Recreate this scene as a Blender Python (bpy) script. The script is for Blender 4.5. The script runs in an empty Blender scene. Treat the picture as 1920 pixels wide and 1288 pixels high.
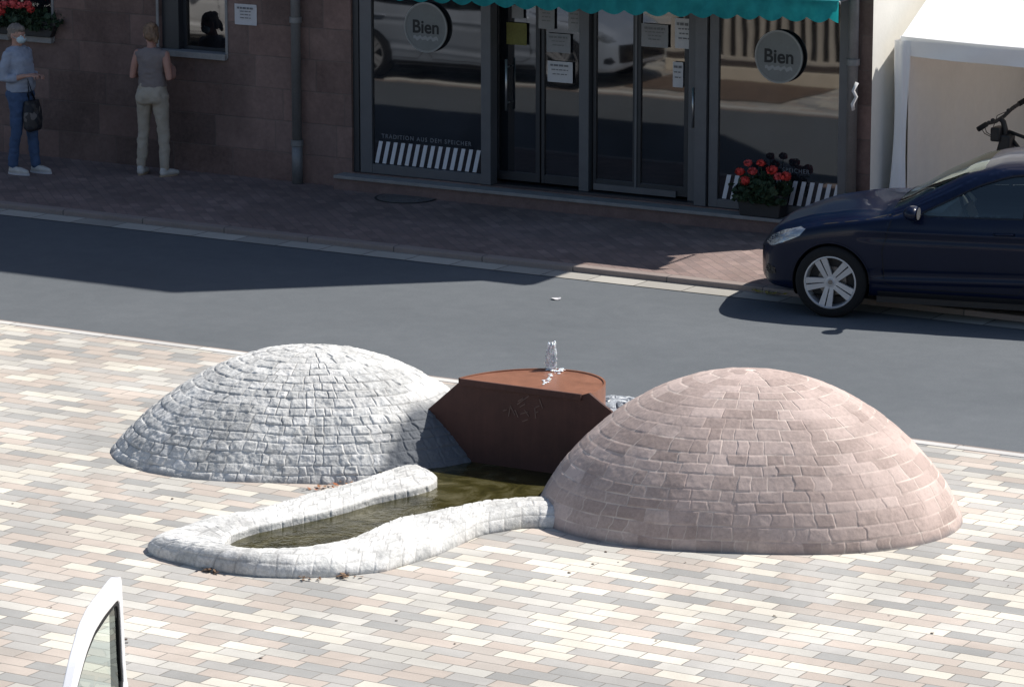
import bpy, bmesh, math, random
import numpy as np
from mathutils import Vector, Matrix

SC = bpy.context.scene
COL = SC.collection
R = math.radians
rng = np.random.default_rng(7)
random.seed(7)

# ------------------------------------------------------------------ camera
CAM_F, CAM_P, CAM_YAW, CAM_H = 7000.0, 0.2099, 0.5345, 6.656      # focal length in pixels of a 1920 frame
_cp, _sp = math.cos(CAM_P), math.sin(CAM_P)
FW = np.array([-math.sin(CAM_YAW) * _cp, math.cos(CAM_YAW) * _cp, -_sp])
RT = np.array([math.cos(CAM_YAW), math.sin(CAM_YAW), 0.0])
UP = np.cross(RT, FW)
cam_data = bpy.data.cameras.new('camera')
cam = bpy.data.objects.new('camera', cam_data)
COL.objects.link(cam)
cam_data.sensor_width = 36.0
cam_data.lens = CAM_F / 1920 * 36
cam_data.clip_start = 0.5
cam_data.clip_end = 1500
cam.matrix_world = Matrix(((RT[0], UP[0], -FW[0], 0), (RT[1], UP[1], -FW[1], 0), (RT[2], UP[2], -FW[2], CAM_H), (0, 0, 0, 1)))
SC.camera = cam

# ------------------------------------------------------------------ sky, sun, exposure
SUN = Vector((0.46, 0.62, 1.0)).normalized()
sun_el = math.asin(SUN.z)
sun_az = math.atan2(SUN.x, SUN.y)
world = bpy.data.worlds.new('World')
SC.world = world
world.use_nodes = True
wn = world.node_tree.nodes
sky = wn.new('ShaderNodeTexSky')
sky.sky_type = 'NISHITA'
sky.sun_disc = False
sky.sun_elevation = sun_el
sky.sun_rotation = sun_az
sky.air_density = 1.0
sky.dust_density = 1.0
wn['Background'].inputs['Strength'].default_value = 0.078
world.node_tree.links.new(sky.outputs[0], wn['Background'].inputs['Color'])
sd = bpy.data.lights.new('sun', 'SUN')
sd.energy = 4.6
sd.angle = R(0.53)
sd.color = (1.0, 0.955, 0.89)
so = bpy.data.objects.new('sun', sd)
COL.objects.link(so)
so.rotation_euler = SUN.to_track_quat('Z', 'Y').to_euler()
so.location = (0, 20, 30)
SC.view_settings.view_transform = 'Standard'
SC.view_settings.look = 'None'
SC.view_settings.exposure = 0.47
SC.view_settings.gamma = 1.0
SC.cycles.max_bounces = 8
SC.cycles.caustics_reflective = False
SC.cycles.caustics_refractive = False


def ray(x, y):
    return FW + RT * (x - 960) / CAM_F - UP * (y - 644) / CAM_F


def G(x, y, z=0.0):
    """point of the horizontal plane z seen at photo pixel x, y"""
    d = ray(x, y)
    return Vector(d * ((z - CAM_H) / d[2])) + Vector((0, 0, CAM_H))


def F(x, y, Y):
    """point of the upright plane Y seen at photo pixel x, y"""
    d = ray(x, y)
    return Vector(d * (Y / d[1])) + Vector((0, 0, CAM_H))


# ------------------------------------------------------------------ helpers
def tag(o, label=None, cat=None, group=None, kind=None):
    if label: o['label'] = label
    if cat: o['category'] = cat
    if group: o['group'] = group
    if kind: o['kind'] = kind
    return o


def empty(name, loc=(0, 0, 0), rz=0.0):
    o = bpy.data.objects.new(name, None)
    COL.objects.link(o)
    o.location = loc
    o.rotation_euler = (0, 0, rz)
    o.empty_display_size = 0.2
    return o


def link(name, me, mat=None, parent=None):
    o = bpy.data.objects.new(name, me)
    COL.objects.link(o)
    if mat is not None and not me.materials:
        for m in (mat if isinstance(mat, (list, tuple)) else [mat]):
            me.materials.append(m)
    if parent is not None:
        o.parent = parent
    return o


def smooth(me, on=True):
    me.polygons.foreach_set('use_smooth', [on] * len(me.polygons))


def build(name, bm, mat=None, parent=None, sm=False, bevel=0.0):
    bmesh.ops.recalc_face_normals(bm, faces=bm.faces[:])
    if bevel > 0:
        bmesh.ops.bevel(bm, geom=[e for e in bm.edges if len(e.link_faces) == 2 and e.calc_face_angle(0) > 0.5], offset=bevel,
                        segments=2, affect='EDGES', profile=0.6)
    me = bpy.data.meshes.new(name)
    bm.to_mesh(me)
    bm.free()
    if sm: smooth(me)
    return link(name, me, mat, parent)


def pyd(name, V, Fc, mat=None, parent=None, sm=True):
    me = bpy.data.meshes.new(name)
    me.from_pydata([tuple(v) for v in V], [], [tuple(f) for f in Fc])
    me.update()
    if sm: smooth(me)
    return link(name, me, mat, parent)


def box(bm, x0, x1, y0, y1, z0, z1, mi=0):
    vs = [bm.verts.new(p) for p in ((x0, y0, z0), (x1, y0, z0), (x1, y1, z0), (x0, y1, z0), (x0, y0, z1), (x1, y0, z1), (x1, y1, z1), (x0, y1, z1))]
    for f in ((0, 3, 2, 1), (4, 5, 6, 7), (0, 1, 5, 4), (1, 2, 6, 5), (2, 3, 7, 6), (3, 0, 4, 7)):
        bm.faces.new([vs[i] for i in f]).material_index = mi
    return vs


def obox(bm, c, ax, ay, az, mi=0):
    """box from centre and three half-axis vectors"""
    c, ax, ay, az = Vector(c), Vector(ax), Vector(ay), Vector(az)
    vs = [bm.verts.new(c + ax * i + ay * j + az * k) for k in (-1, 1) for j in (-1, 1) for i in (-1, 1)]
    for f in ((0, 2, 3, 1), (4, 5, 7, 6), (0, 1, 5, 4), (1, 3, 7, 5), (3, 2, 6, 7), (2, 0, 4, 6)):
        bm.faces.new([vs[i] for i in f]).material_index = mi


def tube(bm, pts, rad, n=12, cap=True, flat=None):
    """swept tube with a radius per point; flat=(ax, k) squashes sections"""
    pts = [Vector(p) for p in pts]
    if not isinstance(rad, (list, tuple)): rad = [rad] * len(pts)
    rings = []
    prev = None
    for i, p in enumerate(pts):
        t = (pts[min(i + 1, len(pts) - 1)] - pts[max(i - 1, 0)]).normalized()
        if prev is None:
            a = Vector((0, 0, 1)) if abs(t.z) < 0.9 else Vector((1, 0, 0))
            u = t.cross(a).normalized()
        else:
            u = (prev - t * prev.dot(t)).normalized()
        prev = u
        v = t.cross(u)
        rx = rad[i] if not isinstance(rad[i], (list, tuple)) else rad[i][0]
        ry = rx if not isinstance(rad[i], (list, tuple)) else rad[i][1]
        rings.append([bm.verts.new(p + u * math.cos(2 * math.pi * k / n) * rx + v * math.sin(2 * math.pi * k / n) * ry) for k in range(n)])
    for a, b in zip(rings, rings[1:]):
        for k in range(n):
            bm.faces.new((a[k], a[(k + 1) % n], b[(k + 1) % n], b[k]))
    if cap:
        bm.faces.new(rings[0][::-1])
        bm.faces.new(rings[-1])


def lathe(bm, prof, n=32, axis='Z', c=(0, 0, 0), close=False):
    """prof: (r, h) pairs round an axis"""
    rings = []
    for r, h in prof:
        ring = []
        for k in range(n):
            a = 2 * math.pi * k / n
            p = (r * math.cos(a), r * math.sin(a), h) if axis == 'Z' else (r * math.cos(a), h, r * math.sin(a))
            ring.append(bm.verts.new(Vector(p) + Vector(c)))
        rings.append(ring)
    prs = list(zip(rings, rings[1:]))
    if close: prs.append((rings[-1], rings[0]))
    for a, b in prs:
        for k in range(n):
            bm.faces.new((a[k], a[(k + 1) % n], b[(k + 1) % n], b[k]))
    return rings


def prism(bm, poly, h, conv, mi=0):
    """extrude polygon given in 2D; conv(u, v, w) -> 3D, w in 0..h"""
    a = [bm.verts.new(conv(u, v, 0)) for u, v in poly]
    b = [bm.verts.new(conv(u, v, h)) for u, v in poly]
    n = len(poly)
    bm.faces.new(a).material_index = mi
    bm.faces.new(b[::-1]).material_index = mi
    for i in range(n):
        bm.faces.new((a[i], b[i], b[(i + 1) % n], a[(i + 1) % n])).material_index = mi


def ellip(bm, c, r, seg=16, rings=10, rot=None):
    m = Matrix.Translation(Vector(c)) @ (rot.to_4x4() if rot else Matrix.Identity(4)) @ Matrix.Diagonal((r[0], r[1], r[2], 1))
    bmesh.ops.create_uvsphere(bm, u_segments=seg, v_segments=rings, radius=1.0, matrix=m)


def remesh(name, bm, voxel, mat, parent=None, smooth_it=6, disp=None):
    """fuse overlapping closed shapes into one continuous surface"""
    bmesh.ops.recalc_face_normals(bm, faces=bm.faces[:])
    me = bpy.data.meshes.new(name + '_src')
    bm.to_mesh(me)
    bm.free()
    o = bpy.data.objects.new(name + '_src', me)
    COL.objects.link(o)
    m = o.modifiers.new('r', 'REMESH')
    m.mode = 'VOXEL'
    m.voxel_size = voxel
    s = o.modifiers.new('s', 'SMOOTH')
    s.factor = 0.5
    s.iterations = smooth_it
    dg = bpy.context.evaluated_depsgraph_get()
    me2 = bpy.data.meshes.new_from_object(o.evaluated_get(dg))
    bpy.data.objects.remove(o)
    bpy.data.meshes.remove(me)
    me2.name = name
    if disp:
        n = len(me2.vertices)
        co = np.zeros(n * 3); no = np.zeros(n * 3)
        me2.vertices.foreach_get('co', co)
        me2.vertex_normals.foreach_get('vector', no)
        co = co.reshape(-1, 3); no = no.reshape(-1, 3)
        co = co + no * disp(co)[:, None]
        me2.vertices.foreach_set('co', co.ravel())
        me2.update()
    smooth(me2)
    me2.materials.clear()
    return link(name, me2, mat, parent)


# ------------------------------------------------------------------ value noise in numpy
def vnoise(p, seed=0):
    p = np.asarray(p, float)
    i = np.floor(p).astype(np.int64)
    f = p - i
    f = f * f * (3 - 2 * f)
    def h(a):
        v = (a[..., 0] * 374761393 + a[..., 1] * 668265263 + a[..., 2] * 2147483647 // 7 + seed * 974711) & 0x7fffffff
        v = (v ^ (v >> 13)) * 1274126177 & 0x7fffffff
        v = (v ^ (v >> 16)) & 0xffffff
        return v / 0xffffff
    r = 0
    for dx in (0, 1):
        for dy in (0, 1):
            for dz in (0, 1):
                w = (f[..., 0] if dx else 1 - f[..., 0]) * (f[..., 1] if dy else 1 - f[..., 1]) * (f[..., 2] if dz else 1 - f[..., 2])
                r = r + w * h(i + np.array([dx, dy, dz]))
    return r * 2 - 1


def fbm(p, oct=3, seed=0):
    p = np.asarray(p, float)
    r = 0; a = 1.0
    for k in range(oct):
        r = r + a * vnoise(p * (2 ** k) + 13.7 * k, seed + k)
        a *= 0.5
    return r


# ------------------------------------------------------------------ materials
class NT:
    def __init__(s, name):
        s.m = bpy.data.materials.new(name)
        s.m.use_nodes = True
        s.t = s.m.node_tree
        s.b = s.t.nodes['Principled BSDF']
        s.out = s.t.nodes['Material Output']

    def n(s, typ, **kw):
        nd = s.t.nodes.new('ShaderNode' + typ)
        for k, v in kw.items():
            setattr(nd, k, v)
        return nd

    def l(s, a, b): s.t.links.new(a, b)

    def math(s, op, a, b=None, c=None, clamp=False):
        nd = s.n('Math', operation=op)
        nd.use_clamp = clamp
        for i, v in enumerate((a, b, c)):
            if v is None: continue
            if isinstance(v, (int, float)): nd.inputs[i].default_value = v
            else: s.l(v, nd.inputs[i])
        return nd.outputs[0]

    def mix(s, fac, a, b, blend='MIX'):
        nd = s.n('Mix', data_type='RGBA', blend_type=blend)
        for i, v in ((0, fac), (6, a), (7, b)):
            if isinstance(v, (int, float)): nd.inputs[i].default_value = v
            elif isinstance(v, tuple): nd.inputs[i].default_value = (*v[:3], 1)
            else: s.l(v, nd.inputs[i])
        return nd.outputs[2]

    def noise(s, vec, scale, detail=3, rough=0.55, dist=0.0):
        nd = s.n('TexNoise')
        nd.inputs['Scale'].default_value = scale
        nd.inputs['Detail'].default_value = detail
        nd.inputs['Roughness'].default_value = rough
        nd.inputs['Distortion'].default_value = dist
        if vec is not None: s.l(vec, nd.inputs['Vector'])
        return nd.outputs[0]

    def ramp(s, fac, stops, interp='LINEAR'):
        nd = s.n('ValToRGB')
        cr = nd.color_ramp
        cr.interpolation = interp
        while len(cr.elements) < len(stops): cr.elements.new(0.5)
        for e, (p, c) in zip(cr.elements, stops):
            e.position = p
            e.color = (*c[:3], 1) if isinstance(c, tuple) else (c, c, c, 1)
        s.l(fac, nd.inputs[0])
        return nd.outputs[0]

    def bump(s, h, strength=0.5, dist=0.01, normal=None):
        nd = s.n('Bump')
        nd.inputs['Strength'].default_value = strength
        nd.inputs['Distance'].default_value = dist
        s.l(h, nd.inputs['Height'])
        if normal is not None: s.l(normal, nd.inputs['Normal'])
        return nd.outputs[0]

    def obj(s):
        return s.n('TexCoord').outputs['Object']

    def set(s, **kw):
        for k, v in kw.items():
            k = k.replace('_', ' ')
            i = s.b.inputs[k]
            if isinstance(v, tuple): i.default_value = (*v[:3], 1) if len(i.default_value) == 4 else v
            elif isinstance(v, (int, float)): i.default_value = v
            else: s.l(v, i)
        return s


def simple(name, col, rough=0.6, metal=0.0, var=0.12, scale=6.0, bump=0.0, bscale=60.0, bdist=0.003, **kw):
    t = NT(name)
    oc = t.obj()
    if var > 0:
        n = t.noise(oc, scale, 4)
        n2 = t.noise(oc, scale * 9, 2)
        f = t.math('ADD', t.math('MULTIPLY', n, 0.65), t.math('MULTIPLY', n2, 0.35))
        lo = tuple(c * (1 - var) for c in col); hi = tuple(min(1, c * (1 + var)) for c in col)
        t.set(Base_Color=t.ramp(f, [(0.3, lo), (0.7, hi)]))
    else:
        t.set(Base_Color=col)
    t.set(Roughness=rough, Metallic=metal)
    if bump > 0:
        t.set(Normal=t.bump(t.noise(oc, bscale, 3), bump, bdist))
    for k, v in kw.items(): t.set(**{k: v})
    return t.m


def block_mat(name, L, W, cols, joint_col, joint=0.006, plane='XY', rot=0.0, stag=0.5, rnd=0.15, rough=0.85, mott=0.12, bdist=0.004, stain=0.0, soft=0.5, grain=70):
    """rectangular stones in courses, each with its own tone from cols [(pos, colour)]"""
    t = NT(name)
    oc = t.obj()
    mp = t.n('Mapping'); mp.inputs['Rotation'].default_value = (0, 0, rot)
    t.l(oc, mp.inputs[0])
    sp = t.n('SeparateXYZ'); t.l(mp.outputs[0], sp.inputs[0])
    wob = t.math('MULTIPLY', t.math('SUBTRACT', t.noise(oc, 9.0, 2), 0.5), joint * 1.2)
    px = t.math('ADD', sp.outputs[0], wob)
    py = t.math('ADD', sp.outputs[1 if plane == 'XY' else 2], wob)
    v = t.math('DIVIDE', py, W)
    row = t.math('FLOOR', v)
    fv = t.math('FRACT', v)
    w1 = t.n('TexWhiteNoise', noise_dimensions='1D'); t.l(row, w1.inputs['W'])
    off = t.math('ADD', t.math('MULTIPLY', row, stag), t.math('MULTIPLY', w1.outputs[0], rnd))
    u = t.math('ADD', t.math('DIVIDE', px, L), off)
    colm = t.math('FLOOR', u)
    fu = t.math('FRACT', u)
    cmb = t.n('CombineXYZ'); t.l(colm, cmb.inputs[0]); t.l(row, cmb.inputs[1])
    w2 = t.n('TexWhiteNoise', noise_dimensions='2D'); t.l(cmb.outputs[0], w2.inputs['Vector'])
    stone = t.ramp(w2.outputs[0], cols, 'CONSTANT')
    w3 = t.n('TexWhiteNoise', noise_dimensions='3D')
    t.l(t.n('CombineXYZ').outputs[0], w3.inputs['Vector'])
    mo = t.noise(oc, 2.3, 4); mf = t.noise(oc, grain, 3, 0.7)
    k = t.math('ADD', t.math('MULTIPLY', t.math('SUBTRACT', mo, 0.5), mott * 1.5), t.math('MULTIPLY', t.math('SUBTRACT', mf, 0.5), mott * 1.6))
    # small per-stone brightness shift
    k = t.math('ADD', k, t.math('MULTIPLY', t.math('SUBTRACT', t.math('FRACT', t.math('MULTIPLY', w2.outputs[0], 37.7)), 0.5), mott))
    hsv = t.n('HueSaturation'); t.l(stone, hsv.inputs['Color']); t.l(t.math('ADD', k, 1.0), hsv.inputs['Value'])
    stone = hsv.outputs[0]
    du = t.math('MULTIPLY', t.math('MINIMUM', fu, t.math('SUBTRACT', 1.0, fu)), L)
    dv = t.math('MULTIPLY', t.math('MINIMUM', fv, t.math('SUBTRACT', 1.0, fv)), W)
    d = t.math('MINIMUM', du, dv)
    mr = t.n('MapRange', interpolation_type='SMOOTHSTEP'); t.l(d, mr.inputs[0])
    mr.inputs[1].default_value = joint * 0.5 * (1 - soft); mr.inputs[2].default_value = joint * 0.5 * (1 + soft) + 0.001
    mask = mr.outputs[0]
    c = t.mix(mask, joint_col, stone)
    if stain > 0:
        st = t.ramp(t.noise(oc, 0.55, 6, 0.65, 0.6), [(0.42, 1 - stain), (0.62, 1.0)])
        c = t.mix(1.0, c, st, 'MULTIPLY')
    hgt = t.math('ADD', t.math('MULTIPLY', mask, 1.0), t.math('MULTIPLY', mf, 0.35))
    t.set(Base_Color=c, Roughness=rough, Normal=t.bump(hgt, 0.7, bdist))
    t.b.inputs['Specular IOR Level'].default_value = 0.3
    return t.m


M = {}
M['plaza'] = block_mat('plaza_pavers', 0.30, 0.138,
                       [(0.0, (0.65, 0.61, 0.53)), (0.20, (0.54, 0.52, 0.475)), (0.38, (0.51, 0.445, 0.39)), (0.60, (0.36, 0.355, 0.34)), (0.75, (0.445, 0.43, 0.405)), (0.9, (0.48, 0.435, 0.39))],
                       (0.26, 0.24, 0.215), joint=0.007, rough=0.9, mott=0.16, bdist=0.004, stain=0.20, rnd=0.45)
M['pavement'] = block_mat('pavement_pavers', 0.20, 0.10,
                          [(0.0, (0.25, 0.182, 0.165)), (0.35, (0.225, 0.168, 0.155)), (0.7, (0.27, 0.20, 0.18))],
                          (0.175, 0.14, 0.13), joint=0.006, rough=0.9, mott=0.26, bdist=0.003, rot=R(45), stain=0.25)
M['facade'] = block_mat('brown_stone_blocks', 0.78, 0.34,
                        [(0.0, (0.215, 0.145, 0.128)), (0.4, (0.235, 0.155, 0.136)), (0.75, (0.20, 0.137, 0.122))],
                        (0.19, 0.145, 0.13), joint=0.009, plane='XZ', rough=0.92, mott=0.40, bdist=0.005, stain=0.35, rnd=0.5, grain=24)


def asphalt():
    t = NT('asphalt')
    oc = t.obj()
    fine = t.noise(oc, 140, 2, 0.8)
    big = t.noise(oc, 0.5, 5, 0.6, 0.4)
    mid = t.noise(oc, 6, 3)
    f = t.math('ADD', t.math('MULTIPLY', fine, 0.5), t.math('ADD', t.math('MULTIPLY', big, 0.35), t.math('MULTIPLY', mid, 0.15)))
    big2 = t.noise(oc, 1.7, 6, 0.75, 1.5)
    spk = t.noise(oc, 55, 2, 0.9)
    f = t.math('ADD', f, t.math('ADD', t.math('MULTIPLY', t.math('SUBTRACT', big2, 0.5), 0.22), t.math('MULTIPLY', t.math('SUBTRACT', spk, 0.5), 0.35)))
    c = t.ramp(f, [(0.28, (0.080, 0.090, 0.100)), (0.5, (0.108, 0.119, 0.130)), (0.72, (0.140, 0.152, 0.164))])
    t.set(Base_Color=c, Roughness=0.88, Normal=t.bump(fine, 0.6, 0.003))
    t.b.inputs['Specular IOR Level'].default_value = 0.25
    return t.m


M['asphalt'] = asphalt()
M['kerb'] = block_mat('kerb_stone', 1.0, 3.0, [(0.0, (0.24, 0.20, 0.18)), (0.5, (0.27, 0.225, 0.205))], (0.10, 0.095, 0.09), joint=0.010, mott=0.25)
M['gutter'] = block_mat('gutter_stone', 0.5, 3.0, [(0.0, (0.34, 0.325, 0.295)), (0.5, (0.40, 0.38, 0.34))], (0.12, 0.11, 0.10), joint=0.012, mott=0.22)
M['kerb_light'] = block_mat('kerb_light', 1.0, 3.0, [(0.0, (0.50, 0.49, 0.47)), (0.5, (0.58, 0.57, 0.54))], (0.22, 0.21, 0.2), joint=0.010, mott=0.12)
M['earth'] = simple('earth', (0.22, 0.20, 0.17), 0.95, var=0.25, scale=0.4)


def stone_mat(name, base, dark, light, mort, stain_amt, stain_scale=2.2, bscale=55, bst=0.5):
    """stones whose tone and joint masks were laid down with the mesh (attributes 'tone' and 'joint')"""
    t = NT(name)
    oc = t.obj()
    a = t.n('Attribute'); a.attribute_name = 'tone'
    j = t.n('Attribute'); j.attribute_name = 'joint'
    stone = t.ramp(a.outputs['Fac'], [(0.0, dark), (0.5, base), (1.0, light)])
    n = t.noise(oc, stain_scale, 6, 0.7, 0.8)
    sp = t.noise(oc, 38, 4, 0.75)
    st = t.ramp(t.math('ADD', t.math('MULTIPLY', n, 0.6), t.math('MULTIPLY', sp, 0.4)), [(0.40, 1 - stain_amt), (0.56, 1.0)])
    c = t.mix(1.0, stone, st, 'MULTIPLY')
    c = t.mix(j.outputs['Fac'], c, mort)
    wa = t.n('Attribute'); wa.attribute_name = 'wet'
    c = t.mix(wa.outputs['Fac'], c, (0.13, 0.14, 0.155))  # dark mask: plate's shade painted into the stone, plus dirt along the foot
    t.set(Base_Color=c, Roughness=0.9, Normal=t.bump(t.noise(oc, bscale, 4, 0.7), bst, 0.006))
    t.b.inputs['Specular IOR Level'].default_value = 0.3
    return t.m


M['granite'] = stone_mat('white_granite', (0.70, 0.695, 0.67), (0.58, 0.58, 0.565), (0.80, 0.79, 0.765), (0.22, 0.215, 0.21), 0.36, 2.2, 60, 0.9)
M['redstone'] = stone_mat('pink_sandstone', (0.51, 0.405, 0.365), (0.43, 0.335, 0.30), (0.59, 0.475, 0.43), (0.78, 0.69, 0.61), 0.26, 1.6, 45, 0.25)
M['wetstone'] = stone_mat('wet_grey_stone', (0.30, 0.33, 0.37), (0.16, 0.18, 0.21), (0.50, 0.53, 0.56), (0.10, 0.11, 0.13), 0.4)
M['wetstone'].node_tree.nodes['Principled BSDF'].inputs['Roughness'].default_value = 0.3


def rust(name, col, wet=False):
    t = NT(name)
    oc = t.obj()
    n = t.noise(oc, 5, 6, 0.7, 0.5); f = t.noise(oc, 80, 3, 0.8)
    mp = t.n('Mapping'); mp.inputs['Scale'].default_value = (14, 14, 1.2); t.l(oc, mp.inputs[0])
    stq = t.noise(mp.outputs[0], 1.0, 4, 0.6, 0.6)
    k = t.math('ADD', t.math('MULTIPLY', n, 0.4), t.math('ADD', t.math('MULTIPLY', f, 0.3), t.math('MULTIPLY', stq, 0.3)))
    c = t.ramp(k, [(0.3, tuple(x * 0.62 for x in col)), (0.5, col), (0.7, tuple(min(1, x * 1.4) for x in col))])
    t.set(Base_Color=c, Roughness=(0.28 if wet else 0.8), Metallic=0.0, Normal=t.bump(f, 0.4, 0.003))
    return t.m


M['rust'] = rust('rusty_steel', (0.062, 0.026, 0.021))
M['rust_wet'] = rust('wet_rusty_steel', (0.27, 0.125, 0.08), True)
M['rust_light'] = simple('scratched_steel', (0.13, 0.078, 0.068), 0.55, var=0.3)


def water():
    t = NT('pool_water')
    oc = t.obj()
    n = t.noise(oc, 3.0, 5, 0.65, 1.2)
    c = t.ramp(n, [(0.3, (0.012, 0.012, 0.004)), (0.5, (0.045, 0.040, 0.012)), (0.68, (0.11, 0.10, 0.055))])
    rp = t.noise(oc, 16, 3, 0.6, 0.8)
    t.set(Base_Color=c, Roughness=0.06, IOR=1.33, Normal=t.bump(rp, 0.35, 0.012))
    return t.m


M['water'] = water()
t = NT('clear_water')
fr = t.n('Fresnel'); fr.inputs[0].default_value = 1.5
t.l(t.bump(t.noise(t.obj(), 60, 2), 1.0, 0.01), fr.inputs['Normal'])
ts = t.n('BsdfTransparent'); ts.inputs[0].default_value = (0.93, 0.97, 1, 1)
gs = t.n('BsdfGlossy'); gs.inputs['Roughness'].default_value = 0.12
df = t.n('BsdfDiffuse'); df.inputs[0].default_value = (0.85, 0.9, 0.95, 1)
m1 = t.n('MixShader'); t.l(fr.outputs[0], m1.inputs[0]); t.l(ts.outputs[0], m1.inputs[1]); t.l(gs.outputs[0], m1.inputs[2])
m2 = t.n('MixShader'); t.l(t.ramp(t.noise(t.obj(), 45, 3), [(0.42, 0.08), (0.62, 0.62)]), m2.inputs[0]); t.l(m1.outputs[0], m2.inputs[1]); t.l(df.outputs[0], m2.inputs[2])
t.l(m2.outputs[0], t.out.inputs[0])
M['jet'] = t.m
M['foam'] = simple('white_foam', (0.86, 0.88, 0.9), 0.25, var=0.05, Subsurface_Weight=0.2)


def glass_dark(name, col=(0.012, 0.014, 0.018), ior=2.1):
    t = NT(name)
    oc = t.obj()
    t.set(Base_Color=t.ramp(t.noise(oc, 1.5, 4), [(0.35, tuple(c * 0.5 for c in col)), (0.7, tuple(c * 1.8 for c in col))]), Roughness=0.025, IOR=ior,
          Normal=t.bump(t.noise(oc, 1.1, 2), 0.04, 0.02))
    return t.m


M['shopglass'] = glass_dark('shop_glass')
M['alu'] = simple('grey_aluminium', (0.115, 0.118, 0.13), 0.5, 0.3, var=0.1)
M['alu_dark'] = simple('dark_aluminium', (0.035, 0.038, 0.045), 0.45, 0.2, var=0.12)
M['steel'] = simple('brushed_steel', (0.45, 0.45, 0.46), 0.3, 0.8, var=0.1)
M['zinc'] = simple('zinc_pipe', (0.20, 0.20, 0.205), 0.55, 0.3, var=0.18, bump=0.2)
M['sill'] = simple('grey_sill_stone', (0.25, 0.24, 0.235), 0.8, var=0.2)
M['paper'] = simple('white_paper', (0.52, 0.51, 0.53), 0.8, var=0.05)
M['paper_grey'] = simple('grey_paper', (0.27, 0.265, 0.275), 0.8, var=0.1)
M['paper_yellow'] = simple('yellow_poster', (0.15, 0.14, 0.035), 0.7, var=0.3)
M['ink'] = simple('black_print', (0.02, 0.02, 0.022), 0.7, var=0.0)
M['ink_grey'] = simple('grey_print', (0.16, 0.16, 0.17), 0.7, var=0.0)
M['white_print'] = simple('white_film', (0.62, 0.63, 0.67), 0.6, var=0.06)
M['dim_print'] = simple('dim_lettering', (0.17, 0.18, 0.20), 0.6, var=0.05)
M['sign_face'] = simple('frosted_sign_disc', (0.15, 0.16, 0.165), 0.45, var=0.12)
M['sign_rim'] = simple('sign_rim', (0.22, 0.23, 0.24), 0.4, 0.4, var=0.05)
M['sign_light'] = simple('sign_light_band', (0.26, 0.27, 0.28), 0.5, var=0.05)
M['teal'] = None
t = NT('teal_awning_cloth')
oc = t.obj()
tc = t.ramp(t.noise(oc, 7, 4), [(0.35, (0.010, 0.27, 0.285)), (0.65, (0.022, 0.38, 0.39))])
t.set(Base_Color=tc, Roughness=0.8)
tr = t.n('BsdfTranslucent'); t.l(tc, tr.inputs[0])
mx = t.n('MixShader'); mx.inputs[0].default_value = 0.45
t.l(t.b.outputs[0], mx.inputs[1]); t.l(tr.outputs[0], mx.inputs[2]); t.l(mx.outputs[0], t.out.inputs[0])
M['teal'] = t.m
t = NT('white_tent_fabric')
oc = t.obj()
tc = t.ramp(t.noise(oc, 3, 4), [(0.3, (0.90, 0.90, 0.91)), (0.7, (0.95, 0.95, 0.95))])
t.set(Base_Color=tc, Roughness=0.6, Normal=t.bump(t.noise(oc, 2.6, 3, 0.5, 1.0), 0.3, 0.03))
tr = t.n('BsdfTranslucent'); tr.inputs[0].default_value = (0.8, 0.78, 0.70, 1)
mx = t.n('MixShader'); mx.inputs[0].default_value = 0.12
t.l(t.b.outputs[0], mx.inputs[1]); t.l(tr.outputs[0], mx.inputs[2]); t.l(mx.outputs[0], t.out.inputs[0])
M['tent'] = t.m
M['tent_wall'] = simple('tent_back_wall', (0.74, 0.72, 0.69), 0.85, var=0.05, scale=1.5, bump=0.3, bscale=2.0, bdist=0.03)
M['iron'] = simple('cast_iron', (0.13, 0.12, 0.12), 0.6, 0.2, var=0.25, bump=0.6, bscale=90)
M['iron_dark'] = simple('manhole_gap', (0.02, 0.02, 0.02), 0.9, var=0.0)


# ================================================================== SETTING
ZP = 0.035                       # level of the far pavement; the plaza is level 0, the road a little lower
YW = 32.69                      # the shop facade
KN, KF = 25.31, 30.02           # near kerb, far kerb
def sheet(name, x0, x1, y0, y1, z, mat, kind='structure'):
    o = pyd(name, [(x0, y0, z), (x1, y0, z), (x1, y1, z), (x0, y1, z)], [(0, 1, 2, 3)], mat, sm=False)
    return tag(o, kind=kind)


sheet('ground', -600, 600, -600, 600, -0.15, M['earth'])
sheet('plaza', -70, 60, -40, KN, 0.0, M['plaza'])
sheet('road', -70, 60, KN, KF, -0.02, M['asphalt'])
sheet('pavement', -70, 60, KF + 0.13, 45, ZP, M['pavement'])
bm = bmesh.new(); box(bm, -70, 60, KN, KN + 0.10, -0.1, 0.006)
tag(build('kerb_near_plaza', bm, M['kerb_light'], bevel=0.008), kind='structure')
bm = bmesh.new(); box(bm, -70, 60, KN + 0.105, KN + 0.19, -0.1, -0.010)
tag(build('kerb_edging', bm, M['kerb'], bevel=0.006), kind='structure')
bm = bmesh.new(); box(bm, -70, 60, KF, KF + 0.13, -0.1, ZP + 0.004)
tag(build('kerb', bm, M['kerb'], bevel=0.015), kind='structure')
sheet('gutter', -70, 60, KF - 0.30, KF, -0.014, M['gutter'])
# ------------------------------------------------------------------ facade building
def wx(px, py=200): return F(px, py, YW).x
def wz(px, py): return F(px, py, YW).z


BX0, BX1 = -38.0, wx(1634, 200)
EAVE = 4.85
bld = empty('shop_building', ((BX0 + BX1) / 2, YW, ZP))
tag(bld, 'brown stone house with a glazed shop front at pavement level', 'building')
def rel(o, p):                       # keep world coordinates under a moved parent
    o.parent = p
    o.matrix_parent_inverse = Matrix.Translation(p.location).inverted() if p.rotation_euler.z == 0 else (Matrix.Translation(p.location) @ Matrix.Rotation(p.rotation_euler.z, 4, 'Z')).inverted()
    return o


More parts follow.
